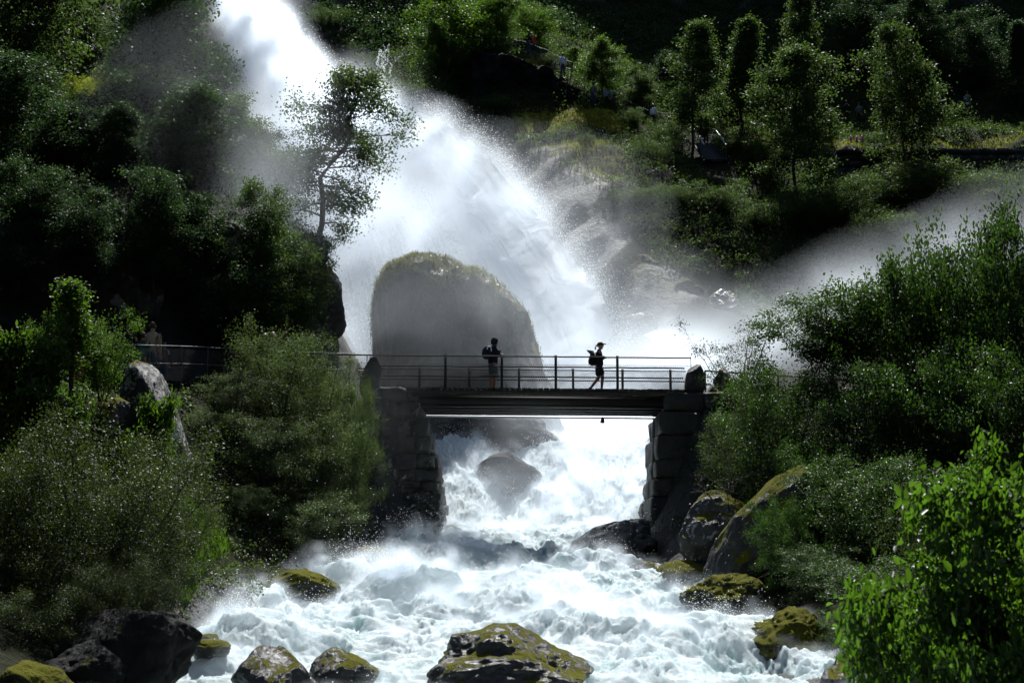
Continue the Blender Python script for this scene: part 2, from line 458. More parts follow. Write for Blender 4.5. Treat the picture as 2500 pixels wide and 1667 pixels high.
def terr(x, y):
    x = np.asarray(x, float); y = np.asarray(y, float)
    z = _rbf(x, y)
    far = sm(45, 80, y)
    inriv = sm(.3, -.8, np.maximum(xl(y) - x, x - xr(y))) * sm(75, 70, y)
    amp = (.25 + .30 * far) * (1 - .8 * inriv) * (1 - pathmask(x, y))
    n = fbm(P3(x * .35, y * .35), 5, 3) * 1.2 + (ridge(P3(x * .16, y * .16, z * .16), 4, 9) - .3) * 1.3 * far
    return z + amp * n + CAMZ


def axis(segs):
    out = []
    for a, b, s in segs: out.append(np.arange(a, b, s))
    return np.concatenate(out + [[segs[-1][1]]])


gx = axis([(-250, -60, 12), (-60, -34, 1.5), (-34, 38, .33), (38, 60, 1.5), (60, 250, 12)])
gy = axis([(-120, 8, 8), (8, 14, .6), (14, 132, .33), (132, 180, 1.2), (180, 400, 14)])
GX, GY = np.meshgrid(gx, gy, indexing='ij')
GZ = terr(GX, GY)
# slope and painted masks
dzx = np.gradient(GZ, gx, axis=0); dzy = np.gradient(GZ, gy, axis=1)
slope = np.sqrt(dzx ** 2 + dzy ** 2)
rockm = sm(.9, 2.0, slope) * .9
near_river = sm(1.6, .3, np.maximum(xl(GY) - GX, GX - xr(GY))) * sm(76, 70, GY)
rockm = np.maximum(rockm, near_river)
mossm = np.zeros_like(GZ)
for (px, py, Y, rx, ry, a) in [(1320, 300, 94, 2.8, 2.2, .75), (1460, 305, 94.5, 3.2, 2.0, .85), (1420, 380, 89, 3.2, 2.4, .62), (1480, 430, 86, 2.6, 2.2, .55), (1650, 430, 88, 1.6, 2, .5), (1860, 350, 95, 3, 2.4, .65),
                               (1270, 165, 101, 4, 2.0, .6), (2150, 352, 94.8, 6, 1.6, .75), (2400, 350, 94.8, 6, 1.6, .6), (1560, 700, 75, 1.6, 1.6, .5), (1640, 720, 74.5, 2.2, 1.6, .5)]:
    w = W(px, py, Y)
    mossm = np.maximum(mossm, a * np.exp(-((GX - w[0]) / rx) ** 2 - ((GY - w[1]) / ry) ** 2))
bare = np.zeros_like(GZ)
for (px, py, Y, rx, ry, a) in [(1300, 430, 88, 3.5, 3, .8), (1400, 500, 84, 3.5, 3, .8), (1450, 600, 79, 3, 3, .8), (1600, 720, 74.5, 3, 2.5, .8), (950, 150, 110, 8, 6, .6), (750, 20, 118, 7, 8, .7), (1050, 300, 97, 4, 3, .7), (1200, 350, 93.5, 3, 2, .6)]:
    w = W(px, py, Y)
    bare = np.maximum(bare, a * np.exp(-((GX - w[0]) / rx) ** 2 - ((GY - w[1]) / ry) ** 2))
rockm = np.maximum(rockm, bare)
V = np.stack([GX, GY, GZ], -1).reshape(-1, 3)
g = ob('ground', mk_mesh('ground', V, gridq(len(gx), len(gy)), True, {'rock': ('POINT', rockm), 'moss': ('POINT', mossm)}), M['ground'])
tag(g, 'dark wooded valley sides, rocky slopes and mossy ledges around the falls', 'ground', kind='structure')

# ------------------------------------------------------------------ river: heaving white water
Yr = np.concatenate([np.arange(9, 22, .25), np.arange(22, 58, .055), np.arange(58, 75.1, .3)])
U = np.linspace(0, 1, 430)
YY, UU = np.meshgrid(Yr, U, indexing='ij')
wob = fbm(P3(YY * .6, UU * 0 + 3), 3, 51) * .5
XX = (xl(YY) - 1.1 + wob * .5) * (1 - UU) + (xr(YY) + 1.1 + wob * .5) * UU
# the broken step of the cascade wanders along the rocks
stepn = fbm(P3(XX * .55, YY * .12), 3, 61) * 1.5 * sm(46, 50, YY) * sm(60, 57, YY)
left_lobe = np.exp(-((XX + 2.2) / 1.1) ** 2) * 1.1
Z0 = wz(YY + stepn + left_lobe * sm(47, 50, YY) * sm(58, 55, YY))
amp = np.interp(YY, [9, 24, 30, 46, 50, 57, 62, 75], [.25, .42, .62, .55, .4, .3, .25, .2])
warp = fbm(P3(XX * .5, YY * .4), 3, 70) * .9
big = fbm(P3(XX * .42 + warp, YY * .40 + warp * .5), 3, 71) * .95 + ridge(P3(XX * .5 + warp, YY * .8), 2, 73) * .22
med = fbm(P3(XX * 1.5 + warp * 2, YY * 1.15), 4, 75, .62) * .46
fin = ridge(P3(XX * 4.2 + warp * 3, YY * 2.0), 4, 79, .6) * .06 + ridge(P3(XX * 11 + warp * 5, YY * 5), 3, 83, .6) * .02
casc = sm(48.5, 50, YY) * sm(57.5, 55.5, YY)
streak = ridge(P3(XX * 5.0 + warp, YY * 1.0), 4, 91, .6) * .16
hump = 0
for (px, py, Y, rx, ry, hh) in [(990, 1470, 34.5, 1.3, 1.5, .95), (1230, 1490, 32.5, 1.2, 1.2, .5), (1420, 1500, 30.5, 1.2, 1.3, .45), (1600, 1570, 29.0, 1.2, 1.2, .25), (860, 1420, 37.5, 1.1, 1.2, .5),
                                (1110, 1330, 44, 1.0, 1.0, .35), (1500, 1390, 42, 1.6, .8, .45), (640, 1530, 29, 1.2, 1.4, .45), (1000, 1335, 43.2, 1.0, .8, .5), (1490, 1350, 43.2, 2.0, 1.3, -.85)]:
    w = W(px, py, Y)
    hump = hump + hh * np.exp(-((XX - w[0]) / rx) ** 2 - ((YY - w[1]) / ry) ** 2)
disp = amp * (big + med * 1.3 + fin * 1.6) * (1 - .75 * casc) + casc * (streak * 1.2 + .35 * med) + hump * (1 + .35 * med)
ZZ = Z0 + disp
XX = XX + .12 * fbm(P3(XX * 2.5, YY * 2.5), 2, 95)
YY2 = YY - .25 * amp * med - .3 * disp * (1 - casc) * .6
foamv = .38 + .5 * disp + .25 * hump + .35 * casc + .35 * fbm(P3(XX * .8, YY * .6), 3, 99) + .3 * sm(46, 50, YY)
V = np.stack([XX, YY2, ZZ], -1).reshape(-1, 3)
rv = ob('river', mk_mesh('river', V, gridq(len(Yr), len(U)), True, {'foam': ('POINT', foamv)}), M['river'])
tag(rv, 'foaming turquoise white rapids rushing under the footbridge', 'river', kind='structure')

# ------------------------------------------------------------------ waterfall: upper chute and the leaping fan
def poly(ts, pts):
    pts = np.array(pts); k = np.linspace(0, 1, len(pts))
    return np.stack([np.interp(ts, k, pts[:, i]) for i in range(3)], -1)


nj, nt = 200, 300
J = np.linspace(0, 1, nj)
tt = np.linspace(0, 1, nt)
lef = poly(tt, [W(500, -70, 122), W(545, 40, 117), W(590, 170, 109), W(640, 270, 103.5), W(690, 345, 100)])
rig = poly(tt, [W(625, -70, 122), W(660, 20, 118), W(730, 100, 111), W(790, 190, 104.5), W(872, 236, 98.5)])
ch = lef[:, None] * (1 - J[None, :, None]) + rig[:, None] * J[None, :, None]
bul = np.sin(math.pi * J)[None]
ch[..., 2] += bul * .9; ch[..., 1] -= bul * 1.2
q = ch * np.array([.55, .3, .3])
lump = fbm(q, 4, 120) * 1.1 + fbm(ch * 1.6, 3, 125) * .25
ch[..., 2] += lump * .8; ch[..., 1] -= lump * .9
fo1 = .42 + 1.0 * np.minimum(sm(0, .16, J), sm(1, .90, J))[None] * np.ones((nt, 1)) + lump * .12
P0 = poly(J, [W(690, 345, 100), W(770, 285, 99), W(872, 236, 98.5)])
P1 = poly(J, [W(770, 930, 80), W(900, 930, 78), W(1120, 930, 76), W(1350, 925, 74), W(1562, 885, 72)])
t2 = np.linspace(0, 1, nt + 120)[:, None]
fn = P0[None] * (1 - t2[..., None]) + P1[None] * t2[..., None]
fz = .50 * t2 + .50 * t2 ** 2
fn[..., 2] = P0[None, :, 2] + (P1[None, :, 2] - P0[None, :, 2]) * fz
arch = np.sin(math.pi * np.clip(t2, 0, 1)) ** .8 * (.35 + .65 * J[None] ** 2)
fn[..., 0] += arch * .35; fn[..., 2] += arch * .55; fn[..., 1] -= arch * .4
# threads follow the stream lines
jj = np.broadcast_to(J[None], fn.shape[:2]); t3 = np.broadcast_to(t2, fn.shape[:2])
lump2 = fbm(np.stack([jj * 11, t3 * 1.6, jj * 0], -1), 4, 140) * .6 + fbm(fn * .5 + 1.5 * fbm(fn * .3, 2, 144)[..., None], 4, 145, .5) * .35
gro = (.35 + .9 * t3)
fn[..., 1] -= lump2 * .9 * gro; fn[..., 2] += lump2 * .45 * gro; fn[..., 0] += lump2 * .3 * gro
fo2 = .36 + .8 * np.minimum(sm(0, .12, J), sm(1, .965, J))[None] * np.ones_like(t3) + lump2 * .18 - .55 * sm(.35, 1, t3) * (1 - sm(.55, .9, jj)) - .25 * sm(.15, .6, t3) * (1 - sm(.6, .95, jj))
V = np.concatenate([ch.reshape(-1, 3), fn.reshape(-1, 3)])
Q = np.concatenate([gridq(nt, nj), gridq(nt + 120, nj) + nt * nj])
wf = ob('waterfall', mk_mesh('waterfall', V, Q, True, {'foam': ('POINT', np.concatenate([fo1.ravel(), fo2.ravel()])), 'flow_u': ('POINT', np.concatenate([(J[None] * 14 + tt[:, None] * 0).ravel(), (jj * 26).ravel()])), 'flow_v': ('POINT', np.concatenate([(J[None] * 0 + tt[:, None] * 9).ravel(), (t3 * 2.6).ravel()]))}), M['fall'])
tag(wf, 'huge white waterfall leaping down behind the footbridge', 'waterfall', kind='structure')

# ------------------------------------------------------------------ flying droplets
def drops(name, P, size, label):
    n = len(P); r = np.random.default_rng(n)
    base = np.array([[1, 1, 1], [1, -1, -1], [-1, 1, -1], [-1, -1, 1]], float) * .6
    base = base[None] + r.normal(0, .45, (n, 4, 3))
    V = P[:, None] + base * np.asarray(size).reshape(-1, 1, 1)
    i = np.arange(n)[:, None, None] * 4
    T = (np.array([[0, 1, 2], [0, 3, 1], [0, 2, 3], [1, 3, 2]])[None] + i).reshape(-1, 3)
    o = ob(name, mk_mesh(name, V, T), M['drops'])
    return tag(o, label, 'spray drops', kind='stuff')


r = np.random.default_rng(11)
pp = []; ss = []
# outer edge of the fan and of the chute
k = r.integers(0, fn.shape[0], 16000); j = nj - 1 - np.minimum(r.exponential(5, 16000).astype(int), nj - 1)
a = fn[k, j]; o_ = np.abs(r.exponential(.32, (16000, 1))) * np.array([.75, 0, .8]) + r.normal(0, .22, (16000, 3))
pp.append(a + o_ * (.5 + 1.2 * (k / fn.shape[0]))[:, None]); ss.append(r.uniform(.005, .02, 16000))
k = r.integers(0, nt, 9000); j = nj - 1 - np.minimum(r.exponential(5, 9000).astype(int), nj - 1)
pp.append(ch[k, j] + np.abs(r.exponential(.4, (9000, 1))) * np.array([.6, 0, .7]) + r.normal(0, .25, (9000, 3))); ss.append(r.uniform(.008, .03, 9000))
k = r.integers(0, nt, 5000); j = np.minimum(r.exponential(5, 5000).astype(int), nj - 1)
pp.append(ch[k, j] + np.abs(r.exponential(.4, (5000, 1))) * np.array([-.5, 0, .5]) + r.normal(0, .25, (5000, 3))); ss.append(r.uniform(.008, .03, 5000))
nd = 90000; k = r.integers(0, fn.shape[0], nd); j = (nj * (1 - r.random(nd) ** 1.7)).astype(int).clip(0, nj - 1)
keep = fbm(np.c_[j / nj * 12, k / fn.shape[0] * 4, k * 0], 4, 160) + r.normal(0, .25, nd) > -.05; k = k[keep]; j = j[keep]; nd = len(k)
pp.append(fn[k, j] + r.normal(0, .45, (nd, 3)) + np.array([0, -.9, .4])); ss.append(r.uniform(.006, .026, nd))
drops('fall_droplets', np.concatenate(pp), np.concatenate(ss), 'bright white droplets thrown off the edge of the waterfall')
# rapids: droplets jump from the crests
prob = np.clip(disp + .2 * casc + hump * .5, 0, None) ** 2 * (YY < 58) * (YY > 22) * sm(.04, .2, UU) * sm(.97, .85, UU) * np.gradient(Yr)[:, None]
pr = (prob / prob.sum()).ravel()
n = 60000
idx = r.choice(pr.size, n, p=pr)
base = np.stack([XX, YY2, ZZ], -1).reshape(-1, 3)[idx]
up = r.exponential(.16, n) * np.where(r.random(n) < .12, 2.6, 1)
P = base + np.c_[r.normal(0, .10 + up * .5, n), r.normal(0, .1 + up * .5, n) - up * .4, up + .02]
drops('rapids_droplets', P, r.uniform(.003, .011, n) * np.where(base[:, 1] > 45, 1.6, 1), 'white droplets splashing up from the rapids')
# thin side rill on the dark rock
r = np.random.default_rng(5); pp = []
for k in range(6):
    b = W(926 + k * 5, 118 + r.uniform(-6, 14), 109.5); e = W(922 + k * 5 + r.uniform(-9, 9), 200, 103.6); ts = np.sort(r.random(260) ** .8)[:, None]
    pts = b * (1 - ts) + e * ts; pts[:, 0] += .25 * fbm(np.c_[ts * 6, ts * 0 + k, ts * 0], 3, 8) + r.normal(0, .05, 260); pts[:, 1] -= .8; pp.append(pts)
drops('rill', np.concatenate(pp), r.uniform(.01, .03, 1560), 'thin white rill trickling down dark rock beside the falls')
# ------------------------------------------------------------------ boulders
def rock_mesh(seed, sub=6, cuts=9, rough=.10, fine=.03, peak=0., lean=0., squash=1.0):
    """unit boulder: sphere, clipped by planes, then weathered; returned fitted to [-1,1]^3"""
    r = np.random.default_rng(seed)
    V, T = ico(sub)
    for k in range(cuts):
        n = r.normal(size=3); n[2] = n[2] * .7 + .15; n /= np.linalg.norm(n)
        d = r.uniform(.52, .86)
        e = np.maximum(0, V @ n - d)
        V = V - n[None] * (e * r.uniform(.75, 1.0))[:, None]
    nn = V / np.linalg.norm(V, axis=1, keepdims=True)
    V = V + nn * (rough * fbm(V * 1.7 + seed, 4, seed) * 1.6 + fine * ridge(V * 4 + seed, 5, seed + 7, .6))[:, None]
    if peak: V[:, :2] *= (1 - peak * sm(-.6, 1.0, V[:, 2]))[:, None]
    V[:, 0] += lean * V[:, 2]
    lo, hi = V.min(0), V.max(0)
    return (V - (lo + hi) / 2) / ((hi - lo) / 2), T


def boulder(label, px0, px1, py0, py1, Y, depth, seed, mat, name='boulder', group=None, **kw):
    V, T = rock_mesh(seed, **kw)
    a = W(px0, py1, Y); b = W(px1, py0, Y)
    c = np.array([(a[0] + b[0]) / 2, Y + depth * .25, (a[2] + b[2]) / 2]); s = np.array([(b[0] - a[0]) / 2, depth / 2, (b[2] - a[2]) / 2])
    o = ob(name, mk_mesh(name, V * s, T, True), M[mat], loc=c)
    return tag(o, label, 'boulder', group)


RB = 'boulders in the rapids'
boulder('big dark wet boulder with moss on top, in the foaming water at the bottom', 1040, 1462, 1523, 1760, 24, 3.0, 28, 'wet_rock', group=RB, rough=.13, fine=.055, cuts=6)
boulder('pointed dark boulder with a white lichen spot beside the smaller mossy boulder', 545, 805, 1576, 1760, 22.8, 1.9, 12, 'wet_rock', group=RB, peak=.55, lean=-.12, cuts=10)
boulder('rounded wet boulder with water sheeting off it, between the pointed one and the big one', 742, 925, 1580, 1730, 23.6, 1.5, 21, 'wet_rock', group=RB, lean=-.1)
boulder('small low mossy boulder at the water edge below the willow bush', 452, 562, 1560, 1612, 26.6, .9, 31, 'moss_rock', group=RB)
boulder('small round stone behind the low mossy boulder by the willow bush', 480, 535, 1545, 1580, 27.4, .6, 32, 'moss_rock', group=RB, sub=4)
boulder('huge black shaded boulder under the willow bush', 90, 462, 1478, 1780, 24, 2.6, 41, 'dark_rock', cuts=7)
boulder('bright moss capped stone in the bottom left corner', -60, 172, 1612, 1780, 21.5, 1.6, 45, 'moss_full', cuts=6)
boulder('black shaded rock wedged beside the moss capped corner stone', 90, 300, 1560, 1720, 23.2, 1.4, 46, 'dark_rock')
boulder('mossy hump of rock on the bank below the misty bushes', 530, 830, 1385, 1540, 35.9, 2.2, 51, 'moss_rock', cuts=5, rough=.16, fine=.06)
boulder('dark wet rock at the foot of the shaded bank, upstream of the mossy hump', 790, 1010, 1330, 1450, 40.5, 2.2, 52, 'wet_rock', cuts=8)
boulder('smooth black wet rock shining in the sun at the foot of the right abutment', 1370, 1612, 1262, 1440, 43.6, 2.6, 61, 'shiny_rock', cuts=3, rough=.14, lean=.3)
boulder('small pointed wet stone at the water edge beside the shining wet rock', 1520, 1628, 1368, 1452, 41.2, 1.2, 66, 'wet_rock', peak=.3)
boulder('dark round rock between the pointed wet stone and the mossy slab', 1598, 1745, 1366, 1470, 39.6, 1.6, 71, 'moss_rock')
boulder('flat wet stone in front of the dark round rock', 1630, 1730, 1426, 1490, 38.2, 1.2, 72, 'wet_rock', sub=4)
boulder('tall leaning slab with a mossy sunlit edge above the rapids', 1728, 2000, 1132, 1445, 35.8, 2.0, 75, 'moss_rock', lean=.85, cuts=6, rough=.08)
boulder('pale grey lichened rock with bare twigs on top, behind the leaning mossy slab', 1658, 1870, 1190, 1400, 40.4, 2.6, 81, 'bare_rock', cuts=10)
boulder('yellow green moss covered boulder in the water below the leaning slab', 1668, 1890, 1398, 1560, 33.2, 2.2, 85, 'moss_full', cuts=4, lean=.15, rough=.2, fine=.07)
boulder('large moss covered boulder splashed by the rapids, nearest on the right bank', 1805, 2075, 1480, 1690, 28.8, 2.2, 95, 'moss_full', cuts=4, peak=.3, rough=.22, fine=.07)
boulder('grey rounded rock with white lichen patches below the birch sapling', 262, 455, 868, 1215, 34.5, 2.4, 101, 'lichen_rock', cuts=8, lean=-.45, peak=.1)
boulder('tilted grey rock in moss at the foot of the birch sapling', 205, 305, 965, 1110, 33.2, 1.4, 104, 'moss_rock')
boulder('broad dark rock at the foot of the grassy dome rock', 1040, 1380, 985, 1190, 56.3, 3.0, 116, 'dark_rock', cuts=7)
boulder('dark wet ledge rock parting the cascade behind the bridge', 1148, 1345, 1098, 1250, 52.8, 2.0, 111, 'dark_rock', cuts=8)
boulder('small dark rock at the head of the cascade behind the bridge', 1296, 1352, 1072, 1122, 57.5, 1.0, 112, 'wet_rock', sub=4)
boulder('brown stone at the foot of the left abutment', 1072, 1128, 1280, 1322, 47.2, .7, 113, 'wet_rock', sub=4)
boulder('grey rock veiled in mist beside the right abutment', 1535, 1640, 1055, 1260, 56.5, 2.2, 114, 'wet_rock')
boulder('rounded bare rock veiled in mist right of the falls', 1495, 1625, 615, 780, 76.5, 3.2, 121, 'bare_rock', cuts=5)
boulder('shiny wet ledge rock with yellow grass, right of the falls', 1620, 1740, 676, 800, 74.6, 2.6, 122, 'moss_rock', cuts=8, lean=.15)
boulder('dark rock at the end of the grassy ledge right of the falls', 1715, 1815, 702, 790, 74, 2.2, 123, 'wet_rock')
boulder('wet rock glinting in the mist where the falls land', 1572, 1660, 796, 870, 70, 2, 124, 'wet_rock')
boulder('low rock at the landing of the falls, below the rounded bare rock', 1500, 1640, 760, 850, 73, 2.4, 125, 'wet_rock')
boulder('dark wet knob of rock beside the crest of the falls', 885, 965, 195, 262, 100, 2.2, 131, 'wet_rock')
boulder('shaded boulder at the bottom edge under the bright foreground leaves', 2120, 2520, 1610, 1800, 17.5, 1.6, 141, 'wet_rock')
boulder('wet black stone between the nearest mossy boulder and the foreground leaves', 2010, 2160, 1610, 1720, 24, 1.4, 142, 'wet_rock')

# ------------------------------------------------------------------ dome rock behind the bridge
yd = 62.0
lv = [(1290, 905, 1420, 5.4), (1180, 908, 1402, 5.2), (1060, 912, 1380, 4.8), (960, 914, 1348, 4.5), (880, 915, 1322, 4.2), (820, 914, 1300, 4.0), (770, 917, 1282, 3.8), (720, 926, 1236, 3.5), (690, 942, 1182, 3.1), (662, 968, 1122, 2.5), (645, 1000, 1074, 1.5), (638, 1022, 1052, .7), (636, 1034, 1044, .2)]
zz = np.array([W(1100, a[0], yd)[2] for a in lv]); x0 = np.array([W(a[1], a[0], yd)[0] for a in lv]); x1 = np.array([W(a[2], a[0], yd)[0] for a in lv]); dp = np.array([a[3] for a in lv])
n1, n2 = 120, 180
zs = zz[0] + (zz[-1] - zz[0]) * (1 - (1 - np.linspace(0, 1, n1)) ** 1.6)
th = np.linspace(0, 2 * math.pi, n2, endpoint=False)
a0, a1, d0 = np.interp(zs, zz, x0), np.interp(zs, zz, x1), np.interp(zs, zz, dp)
D = np.stack([((a0 + a1) / 2)[:, None] + ((a1 - a0) / 2)[:, None] * np.sign(np.cos(th)) * np.abs(np.cos(th)) ** .9, yd + d0[:, None] * np.sin(th)[None] * np.ones((n1, 1)), zs[:, None] * np.ones((1, n2))], -1)
nn = D - np.array([(a0 + a1) / 2, np.full(n1, yd), np.full(n1, zs.mean() - 3)]).T[:, None]
nn /= np.linalg.norm(nn, axis=-1, keepdims=True)
D = D + nn * (fbm(D * .40, 4, 201) * .50 + ridge(D * np.array([1.5, 1.5, .4]), 5, 205, .6) * .20 + np.round(3 * fbm(D * np.array([.35, .35, .8]), 3, 209)) / 3 * .10)[..., None]
i, j = np.meshgrid(np.arange(n1 - 1), np.arange(n2), indexing='ij'); k = (j + 1) % n2
Q = np.stack([i * n2 + j, i * n2 + k, (i + 1) * n2 + k, (i + 1) * n2 + j], -1).reshape(-1, 4)
T = [[(n1 - 1) * n2 + j, (n1 - 1) * n2 + (j + 1) % n2, n1 * n2] for j in range(n2)]
dome = ob('dome_rock', mk_mesh('dome_rock', np.r_[D.reshape(-1, 3), D[-1].mean(0, keepdims=True) + [[0, 0, .05]]], [Q, T], True), M['dome'])
tag(dome, 'huge rounded rock with a grassy crown standing in mist behind the bridge', 'boulder')


def blades(name, P, hgt, mat, label=None, parent=None, seed=1, wid=.02, lean=.45, cat='grass'):
    r = np.random.default_rng(seed); n = len(P)
    az = r.uniform(0, 2 * math.pi, n); w = wid * r.uniform(.6, 1.3, n); h = np.asarray(hgt) * r.uniform(.5, 1.15, n)
    dx, dy = np.cos(az), np.sin(az); l = lean * r.uniform(.3, 1.2, n) * h
    sx, sy = -dy * w, dx * w
    z0 = np.zeros(n)
    A = np.stack([sx, sy, z0], -1); Bm = np.stack([dx * l * .35 + sx * .8, dy * l * .35 + sy * .8, h * .6], -1); C = np.stack([dx * l * .35 - sx * .8, dy * l * .35 - sy * .8, h * .6], -1)
    Tt = np.stack([dx * l, dy * l, h], -1)
    V = np.stack([A, -A, C, Bm, Tt], 1) + P[:, None]
    i = np.arange(n)[:, None] * 5
    me = mk_mesh(name, V.reshape(-1, 3), [i + np.array([[0, 1, 2, 3]]), i + np.array([[3, 2, 4]])], False, {'tint': ('FACE', np.tile(r.random(n), 2))})
    o = ob(name, me, M[mat], parent)
    if label: tag(o, label, cat, kind='stuff')
    return o


# grass on the dome's crown
r = np.random.default_rng(77)
fl = D.reshape(-1, 3); wgt = sm(.45, .95, (fl[:, 2] - zz[0]) / (zz[-1] - zz[0])) * (.3 + .7 * sm(-.3, .3, fbm(fl * .9, 3, 9)))
idx = r.choice(len(fl), 46000, p=wgt / wgt.sum())
o = blades('grass', fl[idx] + r.normal(0, .06, (46000, 3)), .13, 'grass', None, None, 3, .010, 1.1)
o.parent = dome; o['kind'] = 'stuff'

# ------------------------------------------------------------------ cliff of the left bank
def sheet(name, label, cps, zlo, zhi, mat, nu, nv, amp, seed, back=1.5, cat='cliff', over=0, kind='structure', edge=1.0):
    """a wall of rock along the plan line cps (x,Y), zlo..zhi may vary along it"""
    cps = np.array(cps, float); u = np.linspace(0, 1, nu); kk = np.linspace(0, 1, len(cps))
    bx, by = np.interp(u, kk, cps[:, 0]), np.interp(u, kk, cps[:, 1])
    z0 = np.interp(u, np.linspace(0, 1, len(zlo)), zlo); z1 = np.interp(u, np.linspace(0, 1, len(zhi)), zhi)
    v = np.linspace(0, 1, nv)
    Pz = z0[:, None] + (z1 - z0)[:, None] * np.minimum(v * 1.25, 1)[None]
    lay = sm(.8, 1, v)[None]
    tx, ty = np.gradient(bx), np.gradient(by); ln = np.hypot(tx, ty) + 1e-9; nx, ny = ty / ln, -tx / ln
    P = np.stack([bx[:, None] + 0 * Pz, by[:, None] + 0 * Pz, Pz], -1)
    d = amp * (fbm(P * .33, 4, seed) * 1.3 + ridge(P * np.array([.8, .8, .45]), 4, seed + 4) * .5 + .35 * np.round(2.5 * fbm(P * np.array([.9, .9, .7]), 2, seed + 8)) / 2.5)
    d = d + over * np.sin(math.pi * np.clip(v, 0, 1))[None] ** 2
    P[..., 0] += nx[:, None] * (d - lay * back * 3); P[..., 1] += ny[:, None] * (d - lay * back * 3)
    P[..., 2] += lay * .4 * fbm(P * .6, 3, seed + 11)
    o = ob(name, mk_mesh(name, P.reshape(-1, 3), gridq(nu, nv), True), M[mat])
    return tag(o, label, cat, kind=kind)


sheet('cliff', 'shaded rock face with pale lichen patches behind the left path', [(-34, 41.5), (-22, 42.3), (-14.5, 43.6), (-10.8, 45.6), (-8.6, 48), (-7.2, 50.6), (-7.0, 53.5), (-8.5, 58), (-9, 63), (-12, 68)],
      [5.3 + CAMZ, 5.5 + CAMZ, 5.6 + CAMZ, 5.7 + CAMZ, 5.7 + CAMZ, 5.5 + CAMZ, 5 + CAMZ, 6 + CAMZ, 7 + CAMZ, 9 + CAMZ],
      [12.5 + CAMZ, 12.2 + CAMZ, 11.4 + CAMZ, 12.6 + CAMZ, 11.2 + CAMZ, 12.0 + CAMZ, 12.6 + CAMZ, 13.5 + CAMZ, 14 + CAMZ, 15 + CAMZ], 'cliff', 480, 140, 1.1, 301)
V, T = rock_mesh(7, 5, 5, .14, .05)
a = W(735, 850, 51.5); b = W(845, 640, 51.5)
o = ob('cliff_nose', mk_mesh('cliff_nose', V * np.array([(b[0] - a[0]) / 2 + .5, 1.6, (b[2] - a[2]) / 2]), T, True), M['moss_rock'], loc=((a[0] + b[0]) / 2 - .5, 52, (a[2] + b[2]) / 2))
tag(o, 'mossy overhanging nose of rock at the end of the shaded cliff, against white mist', 'rock outcrop')
# outcrops of the right slope
sheet('rock_face', 'dark rocky drop below the fenced lookout beside the falls', [W(1150, 260, 98)[:2], W(1230, 260, 98)[:2], W(1330, 260, 97.2)[:2], W(1420, 280, 98)[:2]],
      [W(1200, 282, 98)[2]] * 4, [W(1180, 150, 101)[2], W(1230, 160, 100)[2], W(1330, 190, 99)[2], W(1420, 232, 98)[2]], 'dark_rock', 120, 60, .9, 321)
# dry stone retaining wall
mb = MB(); r = np.random.default_rng(8)
x = W(2045, 400, 92.6)[0]; xe = W(2640, 400, 92.6)[0]
zb = W(2300, 470, 92.6)[2]; zt = W(2300, 362, 92.6)[2]
z = zb
while z < zt - .1:
    hh = r.uniform(.3, .5); xx = x + r.uniform(-.4, 0)
    while xx < xe:
        ww = r.uniform(.4, 1.1)
        mb.box((xx + ww / 2, 92.9 + r.uniform(-.07, .07), z + hh / 2), (ww * .97, .9, min(hh, zt - z) * .96), r.uniform(-.04, .04), .035, r)
        xx += ww
    z += hh
tag(mb.build('retaining_wall', M['masonry']), 'dark dry stone retaining wall below the grassy ledge of the right slope', 'wall')

# ------------------------------------------------------------------ footbridge
YB0, YB1 = 46.0, 48.4
wl, wr = W(922, 944, YB0), W(1668, 951, YB0)
xL, zL, xR, zR = wl[0], wl[2], wr[0], wr[2]
def dz(x): return zL + (zR - zL) * (x - xL) / (xR - xL)
ang = math.atan2(zR - zL, xR - xL)
br = empty('footbridge', (xL, YB0, zL), 'flat timber and steel footbridge over the rapids', 'footbridge')
def rel(o, par):
    """parent keeping world placement (parents are unrotated empties)"""
    o.parent = par
    q = Vector((0, 0, 0)); p_ = par
    while p_ is not None: q += p_.location; p_ = p_.parent
    o.location = Vector(o.location) - q
    return o
def part(mb, name, mat, par, smooth=False): return rel(mb.build(name, M[mat], None, smooth), par)


r = np.random.default_rng(4)
mb = MB(); x = xL
while x < xR:
    w_ = r.uniform(.17, .2)
    mb.box((x + w_ / 2, (YB0 + YB1) / 2 + r.uniform(-.02, .02), dz(x) - .035 + r.uniform(-.008, .008)), (w_ - .012, YB1 - YB0 + .1, .07), 0, .004, r); x += w_
part(mb, 'deck', 'timber', br)
mb = MB()
mb.tube([(xL, YB0 + .0, dz(xL) - .13), (xR, YB0 + .0, dz(xR) - .13)], .075, 4); mb.tube([(xL, YB1, dz(xL) - .13), (xR, YB1, dz(xR) - .13)], .075, 4)
part(mb, 'edge_beam', 'timber', br)
gxa, gxb = W(955, 990, YB0)[0], W(1640, 990, YB0)[0]
for yg in (46.2, 46.95, 47.6, 48.25):
    mb = MB()
    for (ww, hh, zo) in ((.20, .03, -.24), (.03, .36, -.42), (.20, .03, -.60)):
        for q in (0,):
            V = np.array([[xx, yg + sy * ww / 2, dz(xx) + zo + sz * hh / 2] for sz in (-1, 1) for sy in (-1, 1) for xx in (gxa, gxb)])
            mb.add(V, [[0, 2, 3, 1], [4, 5, 7, 6], [0, 1, 5, 4], [2, 6, 7, 3], [0, 4, 6, 2], [1, 3, 7, 5]])
    part(mb, 'girder', 'steel', br)
mb = MB(); mb.tube([(gxa, 48.55, dz(gxa) - .66), (gxb, 48.55, dz(gxb) - .66)], .035, 8)
part(mb, 'pipe', 'pipe', br)
